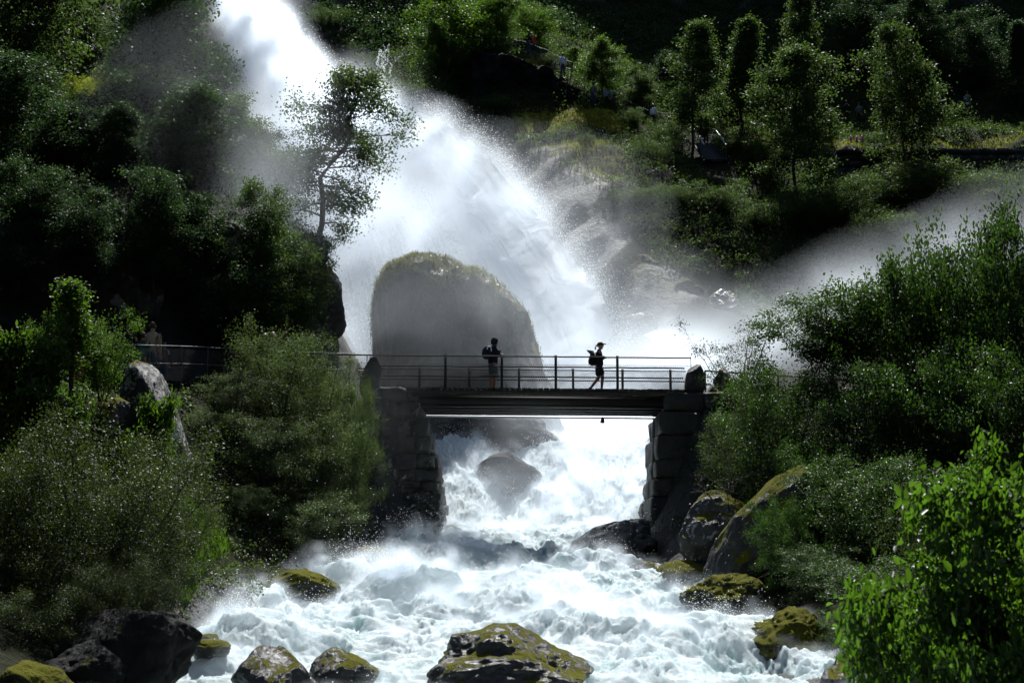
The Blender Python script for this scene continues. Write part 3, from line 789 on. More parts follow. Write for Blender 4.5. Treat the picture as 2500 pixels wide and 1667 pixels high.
mb = MB(); x = W(1473, 1000, 48)[0]; mb.box((x, 48.5, dz(x) - .76), (.10, .1, .16), .3, .02, r); mb.tube([(x, 48.5, dz(x) - .7), (x, 48.5, dz(x) - .62)], .02, 6)
part(mb, 'bracket', 'iron', br)


def railing(par, Yr_, xa, xb, posts, tops, hrel, mesh_h, prad, rrad, name='railing'):
    e = bpy.data.objects.new(name, None); COL.objects.link(e); e.parent = par; e.location = (0, Yr_ - YB0, 0)
    e.empty_display_size = .2
    for x, hgt in posts:
        m_ = MB(); m_.box((x, Yr_, dz(x) + hgt / 2 - .04), (prad * 2, prad * 1.6, hgt + .08), 0, .003, r); part(m_, 'post', 'iron', e)
    for k, hr in enumerate(hrel):
        xs = np.linspace(xa[k], xb[k], 24)
        m_ = MB(); m_.tube(np.stack([xs, np.full(24, Yr_ - .0), np.array([dz(q) for q in xs]) + hr + r.normal(0, .004, 24)], -1), rrad, 6); part(m_, 'rail', 'iron', e, True)
    # chain link: diagonal wires
    m_ = MB(); st = .075; x = min(xa) - mesh_h
    while x < max(xb):
        for sgn in (1, -1):
            u0, u1 = (x, x + mesh_h) if sgn > 0 else (x + mesh_h, x)
            p0 = np.array([u0, Yr_ + .05, dz(u0) + .02]); p1 = np.array([u1, Yr_ + .05, dz(u1) + mesh_h])
            lo_, hi_ = min(xa), max(xb)
            # clip to the fence
            ts = [0, 1]
            for lim, s_ in ((lo_, 1), (hi_, -1)):
                a_, b_ = (p0[0] - lim) * s_, (p1[0] - lim) * s_
                if a_ < 0 and b_ < 0: ts = None; break
                if a_ < 0: ts[0] = max(ts[0], a_ / (a_ - b_))
                if b_ < 0: ts[1] = min(ts[1], a_ / (a_ - b_))
            if ts and ts[1] > ts[0]: m_.tube([p0 + (p1 - p0) * ts[0], p0 + (p1 - p0) * ts[1]], .0042, 3)
        x += st
    xs = np.linspace(min(xa), max(xb), 40)
    m_.tube(np.stack([xs, np.full(40, Yr_ + .05), np.array([dz(q) for q in xs]) + mesh_h], -1), .005, 3)
    part(m_, 'wire_mesh', 'iron', e)
    return e


xp = lambda px, Y: W(px, 930, Y)[0]
railing(br, 46.05, [xp(800, 46), xp(925, 46), xp(935, 46)], [xp(1689, 46), xp(1672, 46), xp(1668, 46)], [(xp(q, 46), 1.1) for q in (1087, 1225, 1357, 1508)], 0, [1.05, .71, .38], .80, .042, .025)
railing(br, 48.3, [xp(870, 48.3)] * 2, [xp(1675, 48.3)] * 2, [(xp(q, 48.3), .99) for q in (1024, 1146, 1267, 1399, 1520, 1637)], 0, [.93, .58], .88, .040, .022)
mb = MB(); mb.tube([(xp(902, 46), 46.05, dz(xp(902, 46)) + .9), (xp(902, 46), 46.05, dz(xp(902, 46)) + 1.08)], .012, 6); part(mb, 'rail_bracket', 'iron', br); mb = MB(); mb.tube([(xp(1688, 46), 46.05, dz(xR) + .7), (xp(1688, 46), 46.05, dz(xR) + 1.09)], .013, 6)
part(mb, 'rail_bracket', 'iron', br)

# abutments
def masonry(name, label, prof, Y0, Y1, xend, seed, mat, side, hb=(.55, .85), wx_=(.7, 1.5), pw=.26, rough=.09):
    """prof: (px,py) of the face towards the water, top to bottom; side -1 the wall lies left of it, +1 right"""
    r = np.random.default_rng(seed)
    pz = np.array([W(q[0], q[1], Y0)[2] for q in prof])[::-1]; pxx = np.array([W(q[0], q[1], Y0)[0] for q in prof])[::-1]
    m_ = MB(); z = pz[0]
    while z < pz[-1] - .05:
        h_ = min(r.uniform(*hb), pz[-1] - z)
        y = Y0
        rowoff = r.uniform(-.03, .03)
        while y < Y1:
            wy = r.uniform(.7, 1.2)
            xf = np.interp(z + h_ / 2, pz, pxx) + r.uniform(-.05, .05); x = xf
            while (xend - x) * side > .05:
                wx = r.uniform(*wx_)
                V, T = ico(3)
                V = np.sign(V) * np.abs(V) ** pw
                V = V / np.abs(V).max(0)
                c = np.array([x + side * wx / 2, y + wy / 2 + rowoff + r.uniform(-.04, .04), z + h_ / 2])
                V = V * np.array([wx * .52, wy * .53, h_ * .52]); Pn = V + c
                V = V + rough * fbm(Pn * 1.9, 3, seed)[:, None] * np.sign(V) + .03 * ridge(Pn * 5, 3, seed + 2)[:, None]
                m_.add(V + c, None, T)
                x += side * wx
                if (x - xf) * side > 4: break
            y += wy
        z += h_
    xs_ = pxx.max() + .25 if side > 0 else pxx.min() - .25
    m_.box(((xs_ + xend) / 2, (Y0 + Y1) / 2 + .15, (pz[0] + pz[-1]) / 2 - .1), (abs(xend - xs_), Y1 - Y0 - .1, pz[-1] - pz[0] - .1))
    o = m_.build(name, M[mat], None, True)
    return tag(o, label, 'bridge abutment')


masonry('bridge_abutment', 'dark squared stone abutment carrying the right end of the footbridge', [(1640, 958), (1618, 985), (1612, 1020), (1606, 1080), (1600, 1150), (1592, 1220), (1586, 1290), (1582, 1420)], 45.9, 49.0, W(1800, 1000, 46)[0], 15, 'masonry', 1)
# the left abutment is craggier: small rough stones on living rock, spreading downwards
masonry('bridge_abutment', 'craggy pale streaked stone abutment under the left end of the footbridge', [(1012, 950), (1022, 990), (1032, 1030), (1052, 1090), (1066, 1150), (1076, 1220), (1072, 1280), (1055, 1330), (1030, 1400)], 45.8, 48.9, W(900, 1000, 46)[0], 17, 'crag', -1, hb=(.28, .6), wx_=(.35, .9), pw=.5, rough=.16)
for (lab, x0_, x1_, y0_, y1_, Y, sd, pk) in [('dark upright guard stone at the left end of the bridge railing', 878, 932, 868, 985, 46.3, 5, .22), ('dark tapered guard stone at the right end of the bridge railing', 1670, 1722, 889, 985, 46.6, 4, .18),
                                             ('second guard stone half hidden by twigs, right of the tapered one', 1742, 1800, 897, 990, 49.2, 9, .3), ('low round stone between the two right guard stones', 1718, 1760, 936, 985, 47.5, 10, .1)]:
    V, T = rock_mesh(sd * 13, 4, 12, .06, .03, peak=pk)
    a = W(x0_, y1_, Y); b = W(x1_, y0_, Y)
    tag(ob('guard_stone', mk_mesh('guard_stone', V * np.array([(b[0] - a[0]) / 2, .35, (b[2] - a[2]) / 2]), T, True), M['masonry'], loc=((a[0] + b[0]) / 2, Y, (a[2] + b[2]) / 2)), lab, 'guard stone', 'guard stones of the footbridge')


# ------------------------------------------------------------------ path railings
def rail_line(name, label, pts, npost, hgt, mat, rails=(1.0,), mesh=False, prad=.022, cat='railing', st=.09, snap=False):
    pts = np.array(pts, float)
    if snap:
        u_ = np.linspace(0, 1, 14); pts = np.stack([np.interp(u_, np.linspace(0, 1, len(pts)), pts[:, i]) for i in range(3)], -1); pts[:, 2] = terr(pts[:, 0], pts[:, 1])
    e = empty(name, pts[0], label, cat)
    k = np.linspace(0, 1, len(pts)); f = lambda u: np.array([np.interp(u, k, pts[:, i]) for i in range(3)])
    for u in np.linspace(0, 1, npost):
        p_ = f(u); m_ = MB(); m_.tube([p_ - [0, 0, .25], p_ + [0, 0, hgt]], prad, 6); part(m_, 'post', mat, e, True)
    for h_ in rails:
        m_ = MB(); us = np.linspace(0, 1, 50); P = np.array([f(u) for u in us]); P[:, 2] += h_ * hgt; m_.tube(P, prad * .9, 6); part(m_, 'rail', mat, e, True)
    if mesh:
        m_ = MB(); L = np.linalg.norm(np.diff(pts, axis=0), axis=1).sum(); n = int(L / st); dlt = hgt * .92 / L
        for q in range(n):
            u = q / n
            for s_ in (1, -1):
                v = u + s_ * dlt
                if 0 <= v <= 1: m_.tube([f(u) + [0, 0, .03], f(v) + [0, 0, hgt * .92]], .0035 if st < .2 else .012, 3)
        part(m_, 'wire_mesh', mat, e)
    return e


gp = lambda px, Y, py=900, dzz=0: np.array([W(px, py, Y)[0], Y, float(terr(W(px, py, Y)[0], Y)) + dzz])
pl = [W(-60, 918, 38.9), W(140, 913, 40.0), W(320, 934, 40.6), W(470, 936, 42), W(640, 940, 43.6), W(790, 944, 45.2), W(895, 946, 46.2)]
ptop = [W(-60, 822, 38.9), W(140, 822, 40.0), W(320, 842, 40.6), W(470, 846, 42), W(640, 856, 43.6), W(790, 861, 45.2), W(895, 866, 46.2)]
rail_line('path_railing', 'thin grey wire mesh railing along the shaded left path to the bridge', [(a[0], a[1], b[2] - 1.06) for a, b in zip(pl, ptop)], 16, 1.06, 'galv', (1.0, .5), True, .018)
pr_ = [W(1722, 945, 49.2), W(1900, 940, 50.5), W(2100, 930, 52)]
rail_line('path_railing', 'dark rail leading off to the right behind the guard stones', [(a[0], a[1], W(1722, 905, 49.2)[2] - .95 + .02 * i) for i, a in enumerate(pr_)], 5, .95, 'iron', (1.0, .5), False, .035)
rail_line('lookout_fence', 'grey wire mesh fence descending the edge of the mossy lookout', [W(1195, 142, 103), W(1260, 152, 102), W(1330, 178, 101), W(1395, 205, 100)], 9, 1.15, 'galv', (1.0, .5), True, .035, 'fence', .22, True)
rail_line('slope_handrail', 'thin cable handrail sloping down behind the yellow mossy ledge', [W(1435, 282, 97), W(1520, 300, 96.5), W(1640, 340, 95.5)], 6, 1.05, 'galv', (1.0,), False, .022, 'handrail', .09, True)
rail_line('top_railing', 'railing on the dark rock at the very top beside the people', [W(968, 32, 118), W(1060, 30, 118)], 5, 1.1, 'galv', (1.0, .5), False, .03, 'railing', .09, True)
rail_line('slope_handrail', 'dark rail running right from the metal stairs', [W(1768, 418, 89.5), W(1840, 424, 89.5)], 3, .75, 'iron', (1.0,), False, .04, 'handrail')

# metal stairs on the right slope
a = W(1722, 352, 93); b = W(1748, 432, 89)
a[2] = max(a[2], float(terr(a[0], 93)) + .25); b[2] = max(b[2], float(terr(b[0], 89)) + .25)
stc = empty('staircase', a, 'grey metal stairs with bright handrails on the right slope', 'stairs')
n = 22
for k in range(n):
    q = a + (b - a) * k / (n - 1)
    m_ = MB(); m_.box(q, (1.35, .34, .05)); part(m_, 'step', 'galv', stc)
for sx in (-.7, .7):
    m_ = MB(); m_.tube([a + [sx, 0, -.12], b + [sx, 0, -.12]], .08, 4); part(m_, 'stringer', 'iron', stc)
    m_ = MB(); up_ = np.array([sx, 0, 1.0]); m_.tube([a + up_ + [0, 1.2, .45], a + up_, (a + b) / 2 + up_ + [.0, 0, .06], b + up_], .055, 8); part(m_, 'handrail', 'bright_rail', stc, True)
    for u in (0, .33, .66, 1):
        q = a + (b - a) * u; m_ = MB(); m_.tube([q + [sx, 0, 0], q + up_], .025, 6); part(m_, 'post', 'galv', stc)
# ------------------------------------------------------------------ people
def cloth(name, c, rough=.85, var=.2): return plain(name, c, rough, .2, 0, var, 25)


M['skin'] = plain('skin', (.36, .20, .14), .55, .4, 0, .1)
M['hair_blond'] = plain('blond_hair', (.34, .24, .11), .5, .4, 0, .3, 60)
M['hair_dark'] = plain('brown_hair', (.04, .025, .015), .5, .4, 0, .3, 60)
M['navy'] = cloth('navy_jacket_cloth', (.012, .014, .026))
M['black_cloth'] = cloth('black_cloth', (.010, .010, .012))
M['grey_cloth'] = cloth('grey_shorts_cloth', (.10, .125, .12))
M['white_cloth'] = cloth('white_cloth', (.70, .72, .75))
M['lilac_cloth'] = cloth('pale_lilac_cloth', (.50, .52, .62))
M['beige_cloth'] = cloth('beige_cloth', (.34, .27, .17))
M['green_cloth'] = cloth('dark_green_cloth', (.015, .07, .05))
M['red_cloth'] = cloth('red_cloth', (.45, .05, .03))
M['jean_cloth'] = cloth('blue_jean_cloth', (.03, .045, .09))
M['blue_cloth'] = cloth('pale_blue_cloth', (.28, .36, .48))
M['shoe'] = cloth('dark_shoe', (.012, .012, .012), .6)


def skin_mesh(name, P, E, R, sub=2, root=0):
    """grow a continuous surface over the skeleton P/E with radii R and return it as a mesh"""
    me = bpy.data.meshes.new(name)
    me.from_pydata([tuple(p) for p in P], [tuple(e) for e in E], []); me.update()
    o = bpy.data.objects.new(name, me); COL.objects.link(o)
    sk = o.modifiers.new('s', 'SKIN'); sk.use_smooth_shade = True; sk.branch_smoothing = .6
    for k, v in enumerate(me.skin_vertices[0].data):
        rr = R[k]; v.radius = (rr, rr) if not isinstance(rr, tuple) else rr
        v.use_root = (k == root)
    sb = o.modifiers.new('u', 'SUBSURF'); sb.levels = sb.render_levels = sub
    dg = bpy.context.evaluated_depsgraph_get()
    m2 = bpy.data.meshes.new_from_object(o.evaluated_get(dg))
    m2.name = name
    bpy.data.objects.remove(o); bpy.data.meshes.remove(me)
    for p_ in m2.polygons: p_.use_smooth = True
    return m2


def person(label, loc, H, pose, top, bottom, hair, group=None, face=0., long_sleeve=True, short=True, cap=None, pony=False, hood=False, fine=False, sub=2):
    """pose: joints in units of body height, x = facing direction, y = to the left, z up"""
    S = H
    root = empty('person', loc, label, 'person', group, face)
    J = {k: np.array(v, float) * S for k, v in pose.items()}
    mid = lambda a, b, t=.5: J[a] * (1 - t) + J[b] * t
    P = []; E = []; R = []
    def add(p, r, par=None):
        P.append(np.asarray(p, float)); R.append(r * S)
        if par is not None: E.append((par, len(P) - 1))
        return len(P) - 1
    pe = add(J['pelvis'], .060); sp = add(mid('pelvis', 'chest'), .054, pe); chs = add(J['chest'], .060, sp)
    nk = add(J['neck'], .032, chs); hd = J['head']; fx = np.array([math.cos(pose.get('yaw', [0])[0]), math.sin(pose.get('yaw', [0])[0]), 0]) * S
    h1 = add(hd + fx * .004 - np.array([0, 0, .035 * S]), .043, nk); h2 = add(hd + np.array([0, 0, .012 * S]), .056, h1); add(hd + np.array([0, 0, .05 * S]) - fx * .004, .044, h2)
    add(hd + fx * .062 + np.array([0, 0, -.012 * S]), .009, h2)                       # nose
    add(hd + fx * .045 + np.array([0, 0, -.055 * S]), .018, h1)                       # chin
    sd = np.array([-fx[1], fx[0], 0])
    for s in (1, -1): add(hd + sd * .058 * s + np.array([0, 0, -.008 * S]), .010, h2)  # ears
    hands = {}
    for s, side in ((1, 'l'), (-1, 'r')):
        a = add(J['sh_' + side], .025, chs); b = add(J['el_' + side], .021, a); c = add(J['wr_' + side], .017, b)
        d = J['wr_' + side] - J['el_' + side]; d /= np.linalg.norm(d)
        lat = np.cross(d, [0, 0, 1.]); lat = lat / (np.linalg.norm(lat) + 1e-6); nrm = np.cross(lat, d)
        palm = add(J['wr_' + side] + d * .038 * S, .021, c)
        for q, (off, ln) in enumerate(((-.017, .038), (-.006, .045), (.006, .042), (.017, .032))):
            k1 = add(P[palm] + (d * .022 + lat * off) * S, .0065, palm)
            k2 = add(P[k1] + (d * ln * .55 - nrm * .006) * S, .0058, k1); add(P[k2] + (d * ln * .4 - nrm * .014) * S, .005, k2)
        t1 = add(J['wr_' + side] + (d * .026 + lat * .022 * s) * S, .008, palm); add(P[t1] + (d * .028 + lat * .012 * s - nrm * .008) * S, .0065, t1)
        hands[side] = P[palm]
        a = add(J['hip_' + side], .052, pe); b2 = add(mid('hip_' + side, 'kn_' + side), .050, a); b = add(J['kn_' + side], .036, b2); b3 = add(mid('kn_' + side, 'an_' + side, .35), .036, b); c = add(J['an_' + side], .022, b3)
        add(J['to_' + side], .018, c)
    ob('body', skin_mesh('body', P, E, R, sub), M['skin'], root)
    def grow(name, spec, mat, root_=0):
        """spec: (joint point, radius, parent index)"""
        ob(name, skin_mesh(name, [s_[0] for s_ in spec], [(s_[2], k) for k, s_ in enumerate(spec) if s_[2] is not None], [s_[1] * S for s_ in spec], sub), M[mat], root)
    sl = [(J['pelvis'] - [0, 0, .045 * S], .097, None), (J['pelvis'] + [0, 0, .03 * S], .098, 0), (mid('pelvis', 'chest'), .094, 1), (J['chest'] - [0, 0, .02 * S], .100, 2), (J['chest'] + [0, 0, .05 * S], .088, 3), (J['neck'] - [0, 0, .0 * S], .044, 4)]
    for side in 'lr':
        sl.append((J['sh_' + side], .050, 4)); k = len(sl) - 1
        sl.append((J['el_' + side] if long_sleeve else mid('sh_' + side, 'el_' + side, .6), .042, k))
        if long_sleeve: sl.append((mid('el_' + side, 'wr_' + side, .95), .032, k + 1))
    grow('jacket' if long_sleeve else 'shirt', sl, top)
    sl = [(J['pelvis'] + [0, 0, .055 * S], .086, None), (J['pelvis'] - [0, 0, .01 * S], .090, 0)]
    for side in 'lr':
        sl.append((J['hip_' + side] - [0, 0, .01 * S], .074, 1)); k = len(sl) - 1
        if short: sl.append((mid('hip_' + side, 'kn_' + side, .5), .068, k)); sl.append((mid('hip_' + side, 'kn_' + side, .92), .064, k + 1))
        else: sl.append((J['kn_' + side], .054, k)); sl.append((mid('kn_' + side, 'an_' + side, .95), .042, k + 1))
    grow('shorts' if short else 'trousers', sl, bottom)
    for side in 'lr':
        an, to = J['an_' + side], J['to_' + side]; d = to - an; d[2] = 0; d /= np.linalg.norm(d) + 1e-6
        ob('shoe', skin_mesh('shoe', [an + [0, 0, .01 * S], an + np.array([0, 0, -.018 * S]) - d * .018 * S, to, to + d * .025 * S], [(0, 1), (1, 2), (2, 3)], [.027 * S, .03 * S, .027 * S, .02 * S], 2), M['shoe'], root)
    hm = hd + np.array([0, 0, .022 * S]) - fx * .012
    if hood:
        ob('hood', skin_mesh('hood', [J['neck'] - fx * .03, hd - fx * .028 - [0, 0, .01 * S], hd + [0, 0, .035 * S] - fx * .012, hd + [0, 0, .068 * S] + fx * .002], [(0, 1), (1, 2), (2, 3)], [.055 * S, .07 * S, .071 * S, .045 * S], 2), M[top], root)
    else:
        V, T = ico(3); V = V * (np.array([.046, .050, .050]) if cap else np.array([.058, .052, .060])) * S
        V[:, 2] = np.maximum(V[:, 2], -.035 * S)
        m_ = MB(); m_.add(V + hm - fx * (.016 if cap else .008) - [0, 0, (.012 if cap else 0) * S], None, T)
        if pony: m_.tube([hm - fx * .05 - [0, 0, .006 * S], hm - fx * .078 - [0, 0, .02 * S], hm - fx * .092 - [0, 0, .06 * S], hm - fx * .088 - [0, 0, .105 * S]], [.012 * S, .022 * S, .020 * S, .006 * S], 8)
        m_.build('hair', M[hair], root, True)
    if cap:
        V, T = ico(3); V = V * np.array([.071, .063, .062]) * S; V[:, 2] = np.maximum(V[:, 2], -.008 * S)
        m_ = MB(); m_.add(V + hd + [0, 0, .016 * S] - fx * .004, None, T)
        m_.tube([hd + fx * .05 + [0, 0, .038 * S], hd + fx * .085 + [0, 0, .034 * S], hd + fx * .11 + [0, 0, .024 * S]], [.045 * S, .042 * S, .02 * S], 8)
        v = m_.v[-1]; v[:, 2] = hd[2] + .036 * S + (v[:, 2] - hd[2] - .036 * S) * .18
        m_.build('cap', M[cap], root, True)
    return root, J


STAND = dict(pelvis=(0, 0, .53), chest=(0, 0, .73), neck=(0, 0, .845), head=(.01, 0, .925),
             sh_l=(0, .105, .80), sh_r=(0, -.105, .80), el_l=(-.01, .135, .63), el_r=(-.01, -.135, .63), wr_l=(.05, .13, .49), wr_r=(.05, -.13, .49),
             hip_l=(0, .05, .50), hip_r=(0, -.05, .50), kn_l=(.01, .055, .275), kn_r=(.01, -.055, .275), an_l=(-.01, .06, .045), an_r=(-.01, -.06, .045), to_l=(.07, .065, .018), to_r=(.07, -.065, .018))
def pose(**k):
    d = dict(STAND); d.update(k); return d


def backpack(label, loc, s, mat, rz, flap=False, trim=None):
    e = empty('backpack', loc, label, 'backpack', None, rz)
    V, T = ico(4); V = np.sign(V) * np.abs(V) ** .62
    V = V * np.array([s[0] / 2, s[1] / 2, s[2] / 2]); V[:, 0] *= 1 - .25 * sm(-.2, 1, V[:, 2] / (s[2] / 2))
    V[:, 0] -= .03 * (1 - (V[:, 2] / (s[2] / 2)) ** 2)
    m_ = MB(); m_.add(V, None, T); m_.build('pack_body', M[mat], e, True)
    m_ = MB(); V, T = ico(3); V = np.sign(V) * np.abs(V) ** .7; m_.add(V * np.array([s[0] * .3, s[1] * .36, s[2] * .24]) + [-s[0] * .42, 0, -s[2] * .16], None, T); m_.build('pocket', M[mat], e, True)
    for sy in (-1, 1):
        m_ = MB(); m_.tube([(s[0] * .35, sy * s[1] * .3, s[2] * .42), (s[0] * .75, sy * s[1] * .36, s[2] * .5), (s[0] * 1.15, sy * s[1] * .36, s[2] * .15), (s[0] * .9, sy * s[1] * .34, -s[2] * .25), (s[0] * .3, sy * s[1] * .3, -s[2] * .38)], .018, 6)
        m_.build('strap', M[mat], e, True)
    if flap:
        m_ = MB(); m_.tube([(.0, 0, s[2] * .42), (-s[0] * .35, 0, s[2] * .5), (-s[0] * .75, 0, s[2] * .6), (-s[0] * .95, 0, s[2] * .66)], [.09, .07, .03, .01], 8); m_.build('flap', M[mat], e, True)
        m_ = MB(); m_.tube([(-s[0] * .2, .05, -s[2] * .3), (-s[0] * .7, .06, -s[2] * .36), (-s[0] * .55, .06, -s[2] * .52), (-s[0] * .2, .05, -s[2] * .48)], .006, 5); m_.build('cord', M[mat], e, True)
    if trim:
        a = np.linspace(-.15, 1.0, 16) * math.pi
        m_ = MB(); m_.tube(np.stack([np.cos(a) * s[0] * .33 - .01, np.full(16, -s[1] / 2 * .93), np.sin(a) * s[2] * .24 + s[2] * .16], -1), .018, 6); m_.build('trim', M[trim], e, True)
    return e


# hooded hiker, seen from behind and turned to the right
mx = W(1203, 945, 46.75)[0]
man_pose = pose(chest=(.02, 0, .735), neck=(.035, 0, .85), head=(.055, 0, .925), el_l=(.03, .15, .64), el_r=(.04, -.15, .64), wr_l=(.15, .06, .66), wr_r=(.15, -.06, .68), sh_l=(.01, .115, .80), sh_r=(.01, -.115, .80),
                kn_l=(.015, .055, .275), kn_r=(.0, -.06, .275), an_l=(.0, .06, .045), an_r=(-.02, -.065, .045))
person('hooded person in a navy jacket and grey shorts standing on the bridge', (mx, 46.75, dz(mx)), 1.80, man_pose, 'navy', 'grey_cloth', 'hair_dark', 'hikers on the footbridge', math.radians(32), hood=True)
backpack('dark backpack with a white curved stripe on the hooded person', (mx - .185, 46.63, dz(mx) + 1.27), (.24, .32, .46), 'navy', math.radians(32), trim='white_cloth')
# walking woman
wx = W(1463, 948, 46.7)[0]
wp = pose(pelvis=(-.005, 0, .525), chest=(.0, 0, .725), neck=(.012, 0, .835), head=(.035, 0, .908), sh_l=(.0, .10, .795), sh_r=(.0, -.10, .795), el_l=(.0, .13, .655), el_r=(.015, -.125, .66), wr_l=(.12, .08, .675), wr_r=(.125, -.06, .67),
          hip_l=(-.005, .045, .50), hip_r=(.0, -.045, .50), kn_l=(-.01, .045, .275), an_l=(-.165, .04, .085), to_l=(-.135, .04, .018), kn_r=(.065, -.045, .285), an_r=(.045, -.045, .048), to_r=(.115, -.045, .018))
person('person in a cap with a blond ponytail, black jacket and shorts walking across the bridge', (wx, 46.7, dz(wx)), 1.69, wp, 'black_cloth', 'black_cloth', 'hair_blond', 'hikers on the footbridge', 0., cap='black_cloth', pony=True)
backpack('black roll top backpack with a pointed flap on the walking person', (wx - .195, 46.7, dz(wx) + 1.09), (.22, .30, .46), 'black_cloth', 0, flap=True)

# visitors on the shaded left path
def path_z(px, Y): return float(np.interp(Y, [38.9, 40, 40.6, 42, 43.6, 45.2], [a[2] for a in pl[:6]]))
def on_path(px, Y): return (W(px, 930, Y)[0], Y, path_z(px, Y))
G2 = 'people on the shaded left path'
person('tall person in a beige sweater seen from behind on the shaded path', on_path(367, 42.0), 1.86, pose(), 'beige_cloth', 'jean_cloth', 'hair_dark', G2, math.radians(80), short=False)
person('shorter person in a dark green top beside the beige sweater, on the shaded path', on_path(345, 41.6), 1.52, pose(), 'green_cloth', 'jean_cloth', 'hair_dark', G2, math.radians(70), short=False)
person('small child in a dark top by the railing, right of the beige sweater', on_path(398, 42.3), 1.25, pose(), 'navy', 'jean_cloth', 'hair_dark', G2, math.radians(100), short=False)
person('person in dark clothes against the grey rock, left of the green top', on_path(312, 42.0), 1.75, pose(), 'black_cloth', 'black_cloth', 'hair_dark', G2, math.radians(90), short=False)
person('person in a white top with both arms raised behind the misty bush', on_path(664, 43.9), 1.68, pose(el_l=(.11, .15, .86), el_r=(.12, -.13, .87), wr_l=(.2, .14, .97), wr_r=(.21, -.14, .98), chest=(-.01, 0, .73)), 'white_cloth', 'jean_cloth', 'hair_dark', G2, math.radians(18), short=False, long_sleeve=False)
person('blond person in a dark top beside the one with raised arms', on_path(645, 43.7), 1.62, pose(), 'navy', 'jean_cloth', 'hair_blond', G2, math.radians(70), short=False)
person('person in a pale top half hidden behind the birch sapling', on_path(190, 40.9), 1.75, pose(), 'blue_cloth', 'red_cloth', 'hair_dark', G2, math.radians(60), short=False)

# small figures on the right slope
G3 = 'tiny walkers on the right slope'
def slope_person(label, px, pyf, Y, H, top, bottom, face=60, **kw):
    w = W(px, pyf, Y); w[2] = float(terr(w[0], Y)) if abs(float(terr(w[0], Y)) - w[2]) < 2.2 else w[2]; return person(label, w, H, kw.pop('pose_', pose()), top, bottom, 'hair_dark', G3, math.radians(face), short=False, sub=1, **kw)


slope_person('person in grey at the lower end of the lookout fence', 1374, 186, 99.9, 1.7, 'lilac_cloth', 'jean_cloth', 100)
slope_person('person in dark clothes behind the upper part of the lookout fence', 1290, 145, 102.5, 1.7, 'black_cloth', 'jean_cloth')
slope_person('person in dark red beside the dark one behind the lookout fence', 1301, 150, 102.5, 1.6, 'red_cloth', 'black_cloth')
slope_person('lone person in a patterned grey top, highest on the cable handrail', 1449, 272, 97.3, 1.7, 'grey_cloth', 'jean_cloth')
slope_person('person in pale lilac leaning out beside the one in pale blue', 1497, 288, 96.9, 1.65, 'lilac_cloth', 'jean_cloth', 10, pose_=pose(el_r=(.12, -.1, .66), wr_r=(.24, -.08, .60)))
slope_person('person in pale blue just left of the lilac one on the ledge', 1483, 286, 97.2, 1.65, 'blue_cloth', 'black_cloth')
slope_person('person in a white top lower down the cable handrail', 1596, 314, 95.8, 1.6, 'white_cloth', 'black_cloth')
slope_person('person in grey at the top of the metal stairs', 1724, 345, 93.6, 1.65, 'grey_cloth', 'jean_cloth', 250)
slope_person('person in black behind the grey one at the top of the stairs', 1713, 338, 94.2, 1.7, 'black_cloth', 'black_cloth', 250)
slope_person('person in black resting in the shade beyond the widest birch', 2068, 298, 103, 1.65, 'black_cloth', 'black_cloth')
slope_person('person in dark grey standing beside the black one in the shade', 2098, 304, 102.5, 1.6, 'grey_cloth', 'black_cloth')
slope_person('person alone in the dark shade at far right', 2363, 268, 105, 1.7, 'grey_cloth', 'jean_cloth')
slope_person('person in white on the dark rock at the very top', 988, 20, 118.2, 1.7, 'white_cloth', 'black_cloth')
slope_person('person in a tan top in the middle of the top railing', 1020, 20, 118.2, 1.7, 'beige_cloth', 'black_cloth')
slope_person('person in red at the right end of the top railing', 1046, 20, 118.2, 1.7, 'red_cloth', 'jean_cloth')
# ------------------------------------------------------------------ plants
def leaves(pos, L, wid, seed, droop=.2, up=.35, near=False):
    r = np.random.default_rng(seed); n = len(pos)
    d = r.normal(size=(n, 3)); d[:, 2] -= droop; d /= np.linalg.norm(d, axis=1, keepdims=True)
    nr = r.normal(size=(n, 3)); nr[:, 2] += up; s = np.cross(d, nr); s /= np.linalg.norm(s, axis=1, keepdims=True) + 1e-6
    nr = np.cross(s, d)
    ln = L * r.uniform(.6, 1.3, n)[:, None]; w = ln * wid
    if not near:
        V = np.stack([pos, pos + d * ln * .45 + s * w * .5, pos + d * ln, pos + d * ln * .45 - s * w * .5], 1)
        Q = np.arange(n)[:, None] * 4 + np.array([[0, 1, 2, 3]])
        return V.reshape(-1, 3), Q
    c = .16
    V = np.stack([pos, pos + d * ln * .28 + s * w * .5 + nr * w * c, pos + d * ln * .66 + s * w * .42 + nr * w * c, pos + d * ln - nr * w * .15, pos + d * ln * .66 - s * w * .42 + nr * w * c, pos + d * ln * .28 - s * w * .5 + nr * w * c], 1)
    i = np.arange(n)[:, None] * 6
    Q = np.concatenate([i + np.array([[0, 1, 2, 3]]), i + np.array([[0, 3, 4, 5]])])
    return V.reshape(-1, 3), Q


def birch_p(t): return np.sqrt(np.clip(1 - ((t - .42) / .60) ** 2, .02, 1))
def cone_p(t): return np.clip(1.12 - t, .06, 1) ** 1.25
def round_p(t): return np.sqrt(np.clip(1 - ((t - .55) / .5) ** 2, .05, 1))
def flat_p(t): return .35 + .65 * sm(.3, .85, t)


